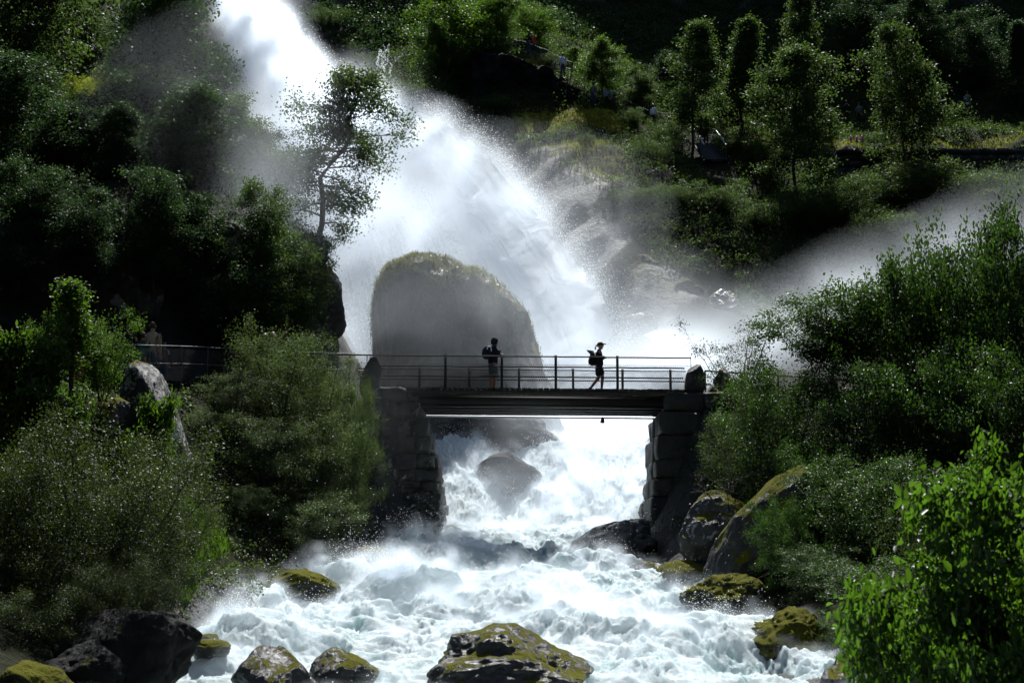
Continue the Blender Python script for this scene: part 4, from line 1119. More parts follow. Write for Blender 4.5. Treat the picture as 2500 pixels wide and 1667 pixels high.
def tree_geo(name, seed, H=10, R=2.6, nb=46, nl=15000, ls=.13, prof=birch_p, stems=1, base=.18, bend=.04, sig=.28, droop=.25, tr=.09, up=.75, spread=.0, sub=4, near=False, wid=.6, hang=.0, leafm='birch_leaf', barkm='bark', path=None, t0=.35, flatz=.75, leafdroop=.3):
    r = np.random.default_rng(seed)
    wood = MB(); K = []; S = []
    per = max(1, nb // stems)
    for s in range(stems):
        az = 2 * math.pi * s / stems + r.uniform(0, 1); h = H * (1 if s == 0 and stems < 4 else r.uniform(.72, 1.02)); n = 11
        u = np.linspace(0, 1, n)
        if path is not None: pts = np.array([np.interp(u, np.linspace(0, 1, len(path)), np.array(path)[:, i]) for i in range(3)]).T * H
        else:
            ln = spread * r.uniform(.45, 1.1)
            pts = np.stack([math.cos(az) * ln * h * u ** 1.1, math.sin(az) * ln * h * u ** 1.1, h * u * (1 - .25 * ln * u)], -1)
        pts[1:, :2] += np.cumsum(r.normal(0, bend * H / n * 1.6, (n - 1, 2)), 0)
        if stems > 1: pts[:, :2] += np.array([math.cos(az), math.sin(az)]) * .05 * R
        rad = tr * (h / H) / (stems ** .4) * (1 - u) ** .85 + .010
        wood.tube(pts, rad, 6)
        for b in range(per):
            tb = base + (1 - base) * ((b + r.random()) / per) ** .92 * .985
            p0 = np.array([np.interp(tb, u, pts[:, i]) for i in range(3)])
            L = R * float(prof(tb)) * r.uniform(.42, 1.22)
            a = b * 2.399 + r.normal(0, .5) + s
            el = up * (.15 + .8 * tb) + r.normal(0, .18)
            d = np.array([math.cos(a) * math.cos(el), math.sin(a) * math.cos(el), math.sin(el)])
            q = np.linspace(0, 1, 6)[:, None]
            bp = p0 + d * L * q + np.array([0, 0, -1]) * droop * L * q ** 2.2
            bp[1:] += np.cumsum(r.normal(0, .035 * L, (5, 3)), 0)
            br_ = max(.006, tr * .42 * (1 - tb * .6) / (stems ** .3))
            wood.tube(bp, np.linspace(br_, .006, 6), 4)
            for t_ in np.arange(t0, 1.01, .22): K.append([np.interp(t_, q[:, 0], bp[:, i]) for i in range(3)]); S.append(sig * (.7 + .5 * r.random()))
            for c in range(sub):
                ts = r.uniform(.25, .95); ps = np.array([np.interp(ts, q[:, 0], bp[:, i]) for i in range(3)])
                d2 = d + r.normal(0, .65, 3); d2[2] = d2[2] * .6 + .15; d2 /= np.linalg.norm(d2); l2 = L * r.uniform(.25, .5) * (1.15 - .5 * ts)
                e = ps + d2 * l2 + np.array([0, 0, -droop * l2 * .6])
                wood.tube([ps, ps + d2 * l2 * .5, e], [br_ * .45 + .003, .005, .003], 3)
                K += [e, (ps + e) / 2 + d2 * .1 * l2]; S += [sig * r.uniform(.7, 1.2), sig * r.uniform(.5, .9)]
    K = np.array(K); S = np.array(S)
    w_ = S ** 1.5 * r.uniform(.3, 1.6, len(S)); idx = r.choice(len(K), nl, p=w_ / w_.sum())
    pos = K[idx] + r.normal(size=(nl, 3)) * S[idx][:, None] * np.array([1, 1, flatz])
    if hang: pos[:, 2] -= r.exponential(hang, nl)
    pos[:, 2] = np.maximum(pos[:, 2], .05)
    V, Q = leaves(pos, ls, wid, seed + 1, leafdroop, .4, near)
    ct = r.random(len(K)) * .7
    tint = np.clip(ct[idx] * 1.25 + r.uniform(0, .45, nl) - .12, 0, 1)
    if near: tint = np.tile(tint, 2)
    cm = mk_mesh('crown', V, Q, False, {'tint': ('FACE', tint)}); cm.materials.append(M[leafm])
    wm = wood.mesh('trunk', True); wm.materials.append(M[barkm])
    lo, hi = np.percentile(pos[:, 0], [1, 99]); ylo, yhi = np.percentile(pos[:, 1], [1, 99])
    return dict(wood=wm, crown=cm, H=float(np.percentile(pos[:, 2], 99.7)), Wd=float((hi - lo + yhi - ylo) / 2), stems=stems, cx=float((lo + hi) / 2))


PR = {}
PR['birchA'] = tree_geo('birch', 1, 11, 2.7, 60, 27000, .16, birch_p, bend=.09, hang=.28, sig=.27, barkm='bark')
PR['birchB'] = tree_geo('birch', 2, 12, 2.4, 60, 26000, .16, cone_p, bend=.08, hang=.35, sig=.25, base=.12, barkm='bark')
PR['birchC'] = tree_geo('birch', 3, 10, 3.2, 66, 28000, .16, round_p, hang=.22, sig=.3, base=.15, stems=2, spread=.10)
PR['slim'] = tree_geo('birch', 4, 12, 1.8, 60, 17000, .16, birch_p, hang=.25, sig=.24, base=.22, barkm='bark')
PR['twin'] = tree_geo('birch', 6, 11, 2.6, 66, 22000, .16, birch_p, hang=.25, sig=.27, base=.32, stems=2, spread=.07, barkm='birch_bark')
PR['dark'] = tree_geo('birch', 7, 11, 3.0, 66, 27000, .16, birch_p, hang=.2, sig=.30, leafm='shade_leaf')
PR['bush'] = tree_geo('bush', 8, 4, 2.2, 60, 13000, .13, round_p, hang=.05, sig=.26, base=.1, stems=5, spread=.45, tr=.06)
PR['bushY'] = tree_geo('bush', 9, 4, 2.2, 60, 12000, .13, round_p, hang=.05, sig=.24, base=.1, stems=5, spread=.45, tr=.06, leafm='yellow_leaf')
PR['bankA'] = tree_geo('bush', 10, 5, 2.2, 80, 30000, .085, round_p, hang=.08, sig=.20, base=.08, stems=6, spread=.40, tr=.07, leafm='bank_leaf', wid=.42)
PR['bankB'] = tree_geo('bush', 11, 5, 2.4, 84, 30000, .085, birch_p, hang=.08, sig=.19, base=.08, stems=7, spread=.45, tr=.07, leafm='bank_leaf', wid=.42)
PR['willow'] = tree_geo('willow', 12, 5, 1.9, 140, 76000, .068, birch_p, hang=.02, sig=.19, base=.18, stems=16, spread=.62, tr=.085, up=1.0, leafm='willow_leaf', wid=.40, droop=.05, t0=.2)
PR['sapling'] = tree_geo('sapling', 13, 4.2, .85, 46, 7000, .075, cone_p, hang=.04, sig=.14, base=.25, stems=1, tr=.045, up=.9, leafm='herb_leaf', wid=.6, near=True)
PR['shrub'] = tree_geo('shrub', 14, 3, 1.0, 50, 9000, .07, flat_p, hang=.02, sig=.14, base=.25, stems=5, spread=.42, tr=.04, up=.9, leafm='herb_leaf', wid=.55, near=True)
PR['herb'] = tree_geo('herb', 15, 1.6, .5, 40, 3500, .12, cone_p, hang=.02, sig=.11, base=.1, stems=7, spread=.35, tr=.025, up=.5, leafm='herb_leaf', wid=.4, near=True)
PR['alderA'] = tree_geo('alder', 16, 5, 2.3, 80, 24000, .10, round_p, hang=.03, sig=.21, base=.12, stems=5, spread=.42, tr=.07, leafm='alder_leaf', wid=.58, near=True)
PR['alderB'] = tree_geo('alder', 17, 5, 2.4, 76, 24000, .10, flat_p, hang=.03, sig=.22, base=.2, stems=4, spread=.42, tr=.08, up=.6, leafm='alder_leaf', wid=.58, near=True)
PR['alderC'] = tree_geo('alder', 18, 4, 2.0, 80, 22000, .085, round_p, hang=.03, sig=.18, base=.08, stems=7, spread=.5, tr=.05, leafm='alder_leaf', wid=.45, near=True)
PR['sparse'] = tree_geo('shrub', 19, 4, 1.5, 46, 3600, .085, flat_p, hang=.02, sig=.17, base=.2, stems=5, spread=.5, tr=.045, up=.9, leafm='willow_leaf', wid=.42, near=True)
PR['foreA'] = tree_geo('alder', 20, 4.6, .72, 110, 9500, .115, round_p, hang=.02, sig=.13, base=.15, stems=4, spread=.4, tr=.045, up=.8, leafm='fore_leaf', wid=.5, near=True)
PR['foreB'] = tree_geo('alder', 21, 2.6, .66, 80, 6500, .115, round_p, hang=.02, sig=.13, base=.15, stems=5, spread=.55, tr=.04, up=.8, leafm='fore_leaf', wid=.5, near=True)
PR['gnarled'] = tree_geo('birch', 22, 8, 2.7, 52, 24000, .12, birch_p, hang=.16, sig=.27, base=.10, bend=.03, tr=.13, up=.55, droop=.3, path=[(0, 0, 0), (.05, 0, .2), (.02, 0, .38), (.10, 0, .52), (.19, 0, .62), (.14, 0, .74), (.22, 0, .86), (.17, 0, 1.0)], sub=5, leafm='birch_leaf')
PR['bare'] = tree_geo('twigs', 23, 1.6, 1.0, 40, 260, .05, flat_p, sig=.1, base=.1, stems=6, spread=.6, tr=.03, up=.9, leafm='willow_leaf', barkm='bark')


def plant(pr, px, Y, pyt, wpx, name, cat, label, group=None, rz=None, pyb=None, sink=.15, mat=None, lean=0):
    p = PR[pr]; top = W(px, pyt, Y)
    z0 = float(terr(top[0], Y)) if pyb is None else W(px, pyb, Y)[2]
    h = top[2] - (z0 - sink); sz = h / p['H']; sx = wpx * Y / F / p['Wd']
    global _pk; _pk += 1
    rr = (_pk * 2.399) % 6.283 if rz is None else rz
    if h < .35 * wpx * Y / F: h = .35 * wpx * Y / F; sz = h / p['H']
    sx = min(max(sx, sz / 2.1), sz / .6)
    if not .55 < sz / sx < 1.6: print('stretch %.2f %s | %s' % (sz / sx, pr, label))
    e = empty(name, (top[0], Y, z0 - sink), label, cat, group, rr)
    e.rotation_euler = (.06 * math.sin(_pk * 1.7), lean + .06 * math.cos(_pk * 2.9), rr)
    for nm, me in (('trunk' if p['stems'] < 3 else 'stems', p['wood']), ('crown' if p['stems'] < 3 else 'foliage', p['crown'])):
        o = bpy.data.objects.new(nm, me); COL.objects.link(o); o.parent = e; o.scale = (sx, sx, sz)
        if mat and nm in ('crown', 'foliage'):
            o.material_slots[0].link = 'OBJECT'; o.material_slots[0].material = M[mat]
    return e


_pk = 0
GL = 'trees of the wooded left slope'
for a in [('birchA', 40, 56, -90, 330, 'tall dark birch with a thick trunk in the top left corner'),
          ('birchC', 215, 68, -70, 330, 'bright green birch, second from the top left corner'),
          ('birchB', 345, 72, -60, 260, 'green birch rising between the second one and the big dark birch'),
          ('dark', 405, 56, -60, 310, 'big dark drooping birch overlapping the upper chute of the falls'),
          ('dark', 520, 58.5, 110, 190, 'dark birch with weeping tips along the edge of the falls'),
          ('birchA', 130, 78, -120, 330, 'pale green birch high up behind the corner birch'),
          ('birchB', 420, 84, -80, 200, 'hazy birch beside the very top of the falls'),
          ('dark', 95, 53, 205, 280, 'dark birch at mid height on the left edge, above the shaded rock face'),
          ('dark', 260, 52.5, 225, 300, 'dark birch above the grey lichened rock face'),
          ('dark', 400, 52.5, 170, 280, 'dark birch lower on the slope, below the big drooping one'),
          ('birchA', 560, 54, 235, 250, 'birch with glinting leaves left of the gnarled birch'),
          ('birchC', 665, 55, 320, 210, 'low hazy birch at the foot of the gnarled birch'),
          ('birchB', 20, 62, 60, 260, 'half hidden birch on the left edge behind the dark ones'),
          ('birchC', 330, 60, 120, 260, 'birch behind the yellow lit shrub on the left slope')]:
    plant(*a[:5], 'birch_tree', 'tree', a[5], GL, sink=.4)
for a in [('dark', 40, 48.5, 130, 300, 'dark birch at the rim above the left end of the rock face'), ('dark', 310, 49, 265, 280, 'dark birch at the rim over the beige sweater'), ('dark', 480, 50.5, 215, 240, 'dark birch at the rim, nearest to the cliff bushes'), ('dark', 180, 50, 245, 280, 'dark birch between the two rim birches at the left')]:
    plant(*a[:5], 'birch_tree', 'tree', a[5], GL, sink=.4)
plant('gnarled', 780, 55.5, 168, 300, 'gnarled_birch', 'tree', 'gnarled leaning birch with crooked limbs silhouetted against the falls', None, 0.15, pyb=600)
plant('bushY', 285, 54.5, 162, 130, 'yellow_shrub', 'shrub', 'yellow green shrub glowing in a gap of the left woods', 'sunlit shrubs of the left woods', pyb=260)
plant('bushY', 205, 55, 178, 110, 'yellow_shrub', 'shrub', 'green yellow shrub left of the glowing one in the left woods', 'sunlit shrubs of the left woods', pyb=270)
GC = 'bushes clinging to the shaded cliff'
for a in [('bush', 560, 47.5, 600, 190, 800, 'dark bush hanging on the shaded cliff, left of the misty one'), ('bush', 660, 49, 560, 200, 760, 'misty bush on the cliff above the person with raised arms'),
          ('bush', 745, 51, 540, 150, 720, 'hazy bush on top of the mossy nose of rock'), ('bush', 600, 46.4, 730, 170, 880, 'low dark bush at the foot of the cliff behind the path railing'),
          ('bush', 700, 48, 700, 160, 860, 'low misty bush at the foot of the cliff near the bridge'), ('bush', 470, 47.5, 540, 200, 700, 'dark bush on the rim of the rock face'), ('birchC', 150, 44.6, 420, 190, 680, 'dark bush on the rim above the left end of the rock face'),
          ('bush', 20, 44, 545, 150, 640, 'dark bush on the rim at the left edge'),
          ('birchC', 60, 43, 390, 240, 700, 'dark broad bush draped over the rock face at the left edge'), ('birchC', 240, 43.5, 470, 200, 690, 'dark broad bush draped over the rock face, second from the left edge'), ('birchC', 385, 44.5, 405, 210, 700, 'dark broad bush draped over the rock face above the beige sweater'), ('birchC', 505, 46, 480, 190, 760, 'tall dark bush where the rock face turns to foliage'), ('bush', 560, 45.6, 640, 200, 860, 'dark bush at the foot of the rock face, left of the raised arms'), ('birchC', 640, 46.6, 440, 200, 760, 'hazy tall bush on the cliff below the birch with glinting leaves'), ('bush', 720, 48.6, 610, 190, 800, 'hazy bush on the cliff under the gnarled birch'), ('bush', 240, 45, 548, 160, 620, 'dark bush on the rim, third from the left edge'), ('bush', 310, 45.6, 500, 170, 640, 'dark bush on the rim, fourth from the left edge'), ('bush', 420, 46.6, 560, 150, 660, 'low dark bush on the rim above the beige sweater')]:
    plant(*a[:5], 'cliff_bush', 'bush', a[6], GC, pyb=a[5], mat='shade_leaf' if a[1] < 600 else None)  # left bushes get darkened leaves, painting the rim as shaded
GB = 'misty bushes on the bank below the path'
for a in [('bankA', 575, 41.2, 905, 260, 'bush at the railing, leftmost of the misty bank'), ('bankB', 690, 42.2, 790, 250, 'tall glinting bush in front of the person with raised arms'),
          ('bankA', 790, 43.4, 828, 220, 'bush rising in mist between the raised arms and the guard stone'), ('bankB', 860, 44.2, 905, 150, 'bush nestled against the left guard stone'),
          ('bankA', 520, 39.5, 1030, 250, 'shaded bush just right of the lichened rock'), ('bankB', 650, 40.2, 1000, 270, 'broad shaded bush in the middle of the misty bank'),
          ('bankA', 755, 41.2, 985, 250, 'broad misty bush in front of the left abutment'), ('bankB', 850, 42.2, 1020, 140, 'narrow sunlit bush touching the craggy abutment'),
          ('bankB', 600, 38.2, 1180, 250, 'low dark bush above the mossy hump'), ('bankA', 740, 39, 1180, 260, 'low misty bush over the dark wet rock'), ('bankB', 815, 41, 1190, 150, 'low bush at the foot of the craggy abutment')]:
    plant(*a[:5], 'bank_bush', 'bush', a[5], GB)
GW = 'willows at the bottom left'
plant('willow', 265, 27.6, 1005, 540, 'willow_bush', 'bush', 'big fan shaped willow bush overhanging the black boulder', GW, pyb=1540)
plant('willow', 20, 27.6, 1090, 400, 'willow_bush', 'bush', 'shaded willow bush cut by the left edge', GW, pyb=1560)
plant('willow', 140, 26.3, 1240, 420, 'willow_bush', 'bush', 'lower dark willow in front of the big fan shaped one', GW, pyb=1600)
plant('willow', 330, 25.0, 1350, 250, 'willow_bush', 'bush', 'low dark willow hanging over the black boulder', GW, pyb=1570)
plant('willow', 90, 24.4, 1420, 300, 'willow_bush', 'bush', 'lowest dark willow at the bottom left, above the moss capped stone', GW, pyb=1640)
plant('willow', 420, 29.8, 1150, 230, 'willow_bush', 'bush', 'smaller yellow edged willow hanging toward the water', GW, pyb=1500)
plant('sapling', 188, 33.2, 688, 150, 'birch_sapling', 'tree', 'slender birch sapling with the highest tip, on the left rock', 'saplings on the left rock', pyb=985)
plant('shrub', 258, 33.4, 765, 150, 'birch_sapling', 'tree', 'bushy sapling right of the slender one on the left rock', 'saplings on the left rock', pyb=985)
plant('shrub', 130, 32.6, 770, 120, 'birch_sapling', 'tree', 'small pointed sapling left of the slender one', 'saplings on the left rock', pyb=985)
for k, (px, pt, w_, lb) in enumerate([(30, 800, 110, 'tall green herb against the left edge below the railing'), (85, 830, 110, 'leafy green herb left of the small pointed sapling'), (70, 930, 130, 'dense green herb below the leafy one at the left edge'), (150, 950, 120, 'low herb at the feet of the birch saplings'),
                                       (375, 965, 80, 'small bright shrublet growing on the lichened rock'), (330, 1050, 110, 'leafy shrublet at the foot of the lichened rock'), (20, 1010, 120, 'dark leafed herb above the edge willow')]):
    plant('herb', px, 32.4 - .15 * k if k < 4 else 33.4, pt, w_, 'herb', 'plant', lb, 'herbs on the left rock', pyb=pt + 190)
GR = 'bushes of the right bank'
for a in [('alderB', 2030, 42, 705, 340, 900, 'spreading alder with a long left lobe against the white mist'), ('alderA', 2215, 41, 640, 300, 1000, 'tall alder right of the spreading one'), ('alderB', 2370, 40, 565, 320, 1000, 'alder topping the right bank against the drifting spray'),
          ('alderA', 2500, 38, 520, 260, 1000, 'highest alder at the right edge'), ('bankA', 1800, 43, 985, 190, 1240, 'yellow green bush hugging the right abutment'), ('alderC', 1900, 41, 880, 300, 1150, 'rounded bush in front of the spreading alder'),
          ('alderC', 2090, 39, 905, 300, 1200, 'dark round bush in the middle of the right bank'), ('alderA', 2280, 37, 830, 330, 1250, 'large dark bush below the tall alder'), ('alderC', 2430, 35, 860, 300, 1300, 'dark bush behind the bright foreground leaves'),
          ('alderC', 1975, 37.5, 1085, 190, 1330, 'bush growing beside the leaning mossy slab'), ('alderC', 2080, 35, 1110, 290, 1400, 'bush right of the leaning slab, low on the bank'), ('alderA', 2230, 33, 1120, 280, 1450, 'dark bush left of the bright foreground leaves'),
          ('alderC', 1990, 33, 1330, 190, 1520, 'bush above the nearest mossy boulder'), ('alderC', 1900, 34.6, 1215, 150, 1440, 'small bush beside the yellow green boulder'), ('alderC', 2130, 30, 1360, 260, 1620, 'low bush behind the nearest mossy boulder'), ('bankB', 2260, 28, 1180, 170, 1640, 'grey green willow behind the foreground leaves'),
          ('alderC', 2080, 28, 1480, 160, 1640, 'small glossy bush at the water, right of the nearest mossy boulder')]:
    plant(*a[:5], 'bank_alder', 'bush', a[6], GR, pyb=a[5] if a[2] > 41.5 else None)
plant('sparse', 1800, 44.5, 760, 240, 'twiggy_shrub', 'shrub', 'thin twiggy shrub silhouetted against white mist beside the guard stones', None, pyb=1010)
plant('bankA', 1850, 43.2, 880, 150, 'bank_alder', 'bush', 'leafy bush below the thin twiggy shrub', GR, pyb=1080)
plant('bare', 1775, 40.2, 1150, 170, 'bare_twigs', 'shrub', 'leafless dark twigs spread over the grey lichened rock', None, pyb=1265)
GF = 'bright alders in the right foreground'
for a in [('foreB', 2310, 16.4, 1420, 380, 0, 'alder behind the lowest bright one, darker leaved'), ('foreA', 2500, 16, 1080, 300, 0, 'alder behind the one that fills the right edge'), ('foreA', 2440, 14.5, 880, 430, 1700, 'bright green alder with large glossy leaves filling the right edge'), ('foreA', 2330, 15.4, 1190, 320, 1760, 'bright alder branch in the middle of the foreground leaves'),
          ('foreB', 2190, 15, 1390, 330, 1740, 'lowest bright alder, reaching out toward the water'), ('foreB', 2450, 13.8, 1480, 300, 1800, 'bright alder leaves in the bottom right corner')]:
    plant(*a[:5], 'foreground_alder', 'bush', a[6], GF)
GH = 'birches of the right slope'
for a in [('birchC', 1130, 101, -30, 250, 'birch cluster at top centre, left of the lookout fence'), ('birchA', 1080, 99, 60, 130, 'small birch at the left foot of the top centre cluster'), ('birchC', 1300, 105, 15, 190, 'birch behind the lookout fence'), ('birchA', 1215, 103, -20, 160, 'birch between the top centre cluster and the one behind the fence'),
          ('birchA', 1465, 98, 100, 130, 'round green birch below the lookout, left of the cable handrail'), ('birchC', 1560, 99, 165, 150, 'low birch right of the round green one'), ('slim', 1680, 92.5, 38, 140, 'slender birch beside the metal stairs'), ('birchB', 1790, 96, 40, 165, 'full birch between the slender and the widest one'),
          ('birchA', 1935, 86, 100, 230, 'widest birch on the right slope, reaching down into the mist'), ('slim', 1945, 102, -30, 110, 'birch whose crown shows above the widest one'), ('twin', 2205, 90.5, 70, 200, 'twin stemmed birch with pale trunks before the stone wall'), ('birchC', 2110, 110, -30, 190, 'dim birch at the top, left of the dark corner'),
          ('birchA', 2240, 111, -20, 150, 'dim birch at the top above the twin stemmed one'), ('birchC', 2380, 109, 30, 180, 'dim birch at the top right'), ('birchB', 2485, 106, 60, 110, 'dim birch in the top right corner'), ('birchC', 2500, 96, 300, 70, 'birch low on the right edge above the wall'), ('birchA', 1400, 104, 115, 80, 'young birch beside the end of the lookout fence'),
          ('dark', 1640, 103, 130, 120, 'dark birch behind the slender one'), ('dark', 1500, 101, 190, 110, 'dark birch behind the low birches')]:
    plant(*a[:5], 'birch_tree', 'tree', a[5], GH, sink=.4, mat='shade_leaf' if 'dim' in a[5] else ('herb_leaf' if 'top centre' in a[5] or 'lookout' in a[5] else None))  # leaf colour paints shade on dim birches, sunlight on top centre and lookout ones
GS = 'shrubs of the right slope'
r = np.random.default_rng(21)
for px, Y, pt, w_, lb in [(1545, 94, 275, 110, 'shrub on the yellow mossy ledge'), (1620, 92, 300, 90, 'shrub at the right end of the mossy ledge'), (1590, 88, 340, 120, 'shrub below the mossy ledge'), (1640, 88, 400, 90, 'shrub left of the metal stairs'), (1780, 91, 325, 110, 'sunlit shrub right of the metal stairs'), (1830, 91, 345, 100, 'second sunlit shrub right of the stairs'),
                          (1560, 82, 470, 170, 'misty shrub under the mossy rocks'), (1660, 82, 450, 170, 'misty shrub below the metal stairs'), (1760, 82, 460, 170, 'misty shrub left of the widest birch foot'), (1850, 81, 500, 170, 'dark shrub at the foot of the widest birch'), (1960, 81, 470, 180, 'dark shrub right of the widest birch foot'),
                          (2060, 82, 420, 170, 'dark shrub under the left end of the stone wall'), (2160, 84, 415, 170, 'bushy shrub left of the twin birch foot'), (2260, 83, 400, 180, 'bright bushy shrub right of the twin birch foot'), (2370, 82, 415, 190, 'bright shrub under the right part of the stone wall'), (2470, 82, 430, 170, 'bright shrub under the wall at the right edge'),
                          (2150, 79, 520, 170, 'shrub fading into the drifting spray'), (2280, 80, 510, 170, 'second shrub fading into the drifting spray'), (2420, 80, 500, 190, 'shrub above the drifting spray at right'), (2140, 95, 318, 70, 'small bright shrub on the grassy ledge by the fireweed'), (1215, 96, 255, 110, 'shrub in the shade below the lookout'),
                          (1180, 92.5, 350, 70, 'small shrub on the dark rock beside the falls'), (1000, 100, 215, 80, 'low shrub on dark rock above the falls'), (800, 116, 20, 90, 'shrub on the dark rock right of the chute'), (1430, 89, 360, 70, 'small shrub in the mossy rocks'), (1340, 101, 160, 90, 'shrub under the lookout fence')]:
    plant('bush', px, Y, pt, w_, 'slope_shrub', 'shrub', lb, GS)
# fireweed on the ledge
for px, py in ((2078, 336), (2092, 340), (2106, 338)):
    w = W(px, 362, 94.2); e = empty('fireweed', (w[0], 94.2, w[2]), 'pink fireweed spike on the grassy ledge', 'flower', 'fireweed on the ledge')
    m_ = MB(); m_.tube([(0, 0, -.2), (0, 0, .55)], .02, 5); m_.build('stem', M['herb_leaf'], e)
    V, T = ico(2); m_ = MB(); m_.add(V * [.07, .07, .24] * (1 + .2 * np.random.default_rng(px).normal(size=(len(V), 1))) + [0, 0, .65], None, T)
    if 'pink' not in M: M['pink'] = plain('fireweed_pink', (.55, .10, .34), .7)
    m_.build('blossom', M['pink'], e)

# ------------------------------------------------------------------ undergrowth, grass (uncountable)
def scatter(n, x0, x1, y0, y1, seed, keep):
    r = np.random.default_rng(seed); x = r.uniform(x0, x1, n); y = r.uniform(y0, y1, n); k = keep(x, y, r); x, y = x[k], y[k]
    return np.stack([x, y, terr(x, y)], -1)


def clumps(name, label, P, rad, per, ls, mat, seed, hz=.8, wid=.6):
    r = np.random.default_rng(seed); n = len(P); rad = np.broadcast_to(rad, (n,)) * r.uniform(.5, 1.4, n)
    d = r.normal(size=(n, per, 3)); d /= np.linalg.norm(d, axis=-1, keepdims=True); d[..., 2] = np.abs(d[..., 2]) * hz
    pos = P[:, None] + d * rad[:, None, None] * r.uniform(.35, 1.1, (n, per, 1)); pos[..., 2] += .05
    V, Q = leaves(pos.reshape(-1, 3), ls, wid, seed + 5, .1, .5)
    tint = np.clip(np.repeat(r.random(n) * .7, per) + r.uniform(0, .35, n * per), 0, 1)
    return tag(ob(name, mk_mesh(name, V, Q, False, {'tint': ('FACE', tint)}), M[mat]), label, 'undergrowth', kind='stuff')


off_river = lambda x, y: (x < xl(y) - .3) | (x > xr(y) + .3)
nopath = lambda x, y: pathmask(x, y) < .1
_rk = RBF  # noqa
def rockat(x, y):
    i = np.clip(np.searchsorted(gx, x), 1, len(gx) - 1); j = np.clip(np.searchsorted(gy, y), 1, len(gy) - 1)
    return rockm[i, j], mossm[i, j], slope[i, j]


P = scatter(5200, -30, -4.5, 24, 47, 31, lambda x, y, r: off_river(x, y) & nopath(x, y) & (y < 44) & (r.random(x.size) < .75))
clumps('undergrowth', 'dense low undergrowth covering the left bank', P, .38, 34, .085, 'bank_leaf', 32)
P = scatter(7600, 4.8, 34, 21, 62, 33, lambda x, y, r: off_river(x, y) & nopath(x, y) & (x > np.where(y > 41.5, 5.0, 7.8)))
clumps('undergrowth', 'dense low undergrowth covering the right bank', P, .40, 34, .085, 'alder_leaf', 34)
P = scatter(9000, -34, -7.5, 47, 100, 35, lambda x, y, r: (y > 50.5) & (x < np.interp(y, [47, 50, 55, 70, 100], [-9.5, -8.5, -8, -11.5, -21])))
clumps('undergrowth', 'shaded undergrowth between the trees of the left slope', P, .6, 26, .15, 'shade_leaf', 36)  # shade of this undergrowth is put into its leaf colour
def kr(x, y, r):
    a, b, s = rockat(x, y); left = np.interp(y, [70, 82, 90, 99, 118], [9, 5, 0, -8, -17])
    st_ = (x > W(1690, 400, 91)[0]) & (x < W(1785, 400, 91)[0]) & (y > 86) & (y < 95.5)
    return ~st_ & (x > left + 1) & (a < .62 + .25 * r.random(x.size)) & (b < .16 + .22 * r.random(x.size)) & (y > 70 + 6 * (x < 12))
P = scatter(19000, -14, 44, 70, 118, 37, kr)
clumps('undergrowth', 'green undergrowth and ferns on the right slope', P, .55, 24, .15, 'birch_leaf', 38)
P = scatter(9000, -32, 52, 112, 137, 41, lambda x, y, r: (x > np.interp(y, [112, 118, 123], [-13, -18, -19])))
clumps('far_wood', 'nearly black far wood on the steep mountain side at the top', P, 1.0, 26, .24, 'shade_leaf', 42)
P = scatter(60000, -2, 44, 80, 106, 43, lambda x, y, r: (rockat(x, y)[1] > .16 + .3 * r.random(x.size)))
blades('grass', P, .26, 'moss_blade', 'yellow green grass and moss on the sunlit ledges of the right slope', None, 44, .02, .8)
P = scatter(16000, -13, -7, 31, 36, 45, lambda x, y, r: off_river(x, y))
blades('grass', P, .4, 'herb_leaf', 'green grass between the saplings on the left rock', None, 46, .012, .5)
# ------------------------------------------------------------------ drifting spray: one volume of soft mist
VOX = .33
lo = np.array([-28., 37., CAMZ - 1.5]); hi = np.array([34., 122., CAMZ + 50])
nx, ny, nz_ = [int(round(v)) for v in (hi - lo) / VOX]
ax = [lo[i] + (np.arange(n) + .5) * (hi[i] - lo[i]) / n for i, n in enumerate((nx, ny, nz_))]
DX, DY, DZ = np.meshgrid(*[a.astype(np.float32) for a in ax], indexing='ij')
den = np.zeros((nx, ny, nz_), np.float32)


def splat(Pt, wgt, blur):
    g_ = np.zeros((nx, ny, nz_), np.float32)
    i = ((Pt - lo) / (hi - lo) * [nx, ny, nz_]).astype(int)
    ok = ((i >= 0) & (i < [nx, ny, nz_])).all(1)
    np.add.at(g_, tuple(i[ok].T), wgt[ok])
    for a_ in range(3):
        for b_ in blur:
            c_ = np.cumsum(np.pad(g_, [(b_ + 1, b_) if q == a_ else (0, 0) for q in range(3)]), axis=a_)
            s1 = [slice(None)] * 3; s2 = [slice(None)] * 3; s1[a_] = slice(2 * b_ + 1, None); s2[a_] = slice(None, -(2 * b_ + 1))
            g_ = (c_[tuple(s1)] - c_[tuple(s2)]) / (2 * b_ + 1)
    return g_


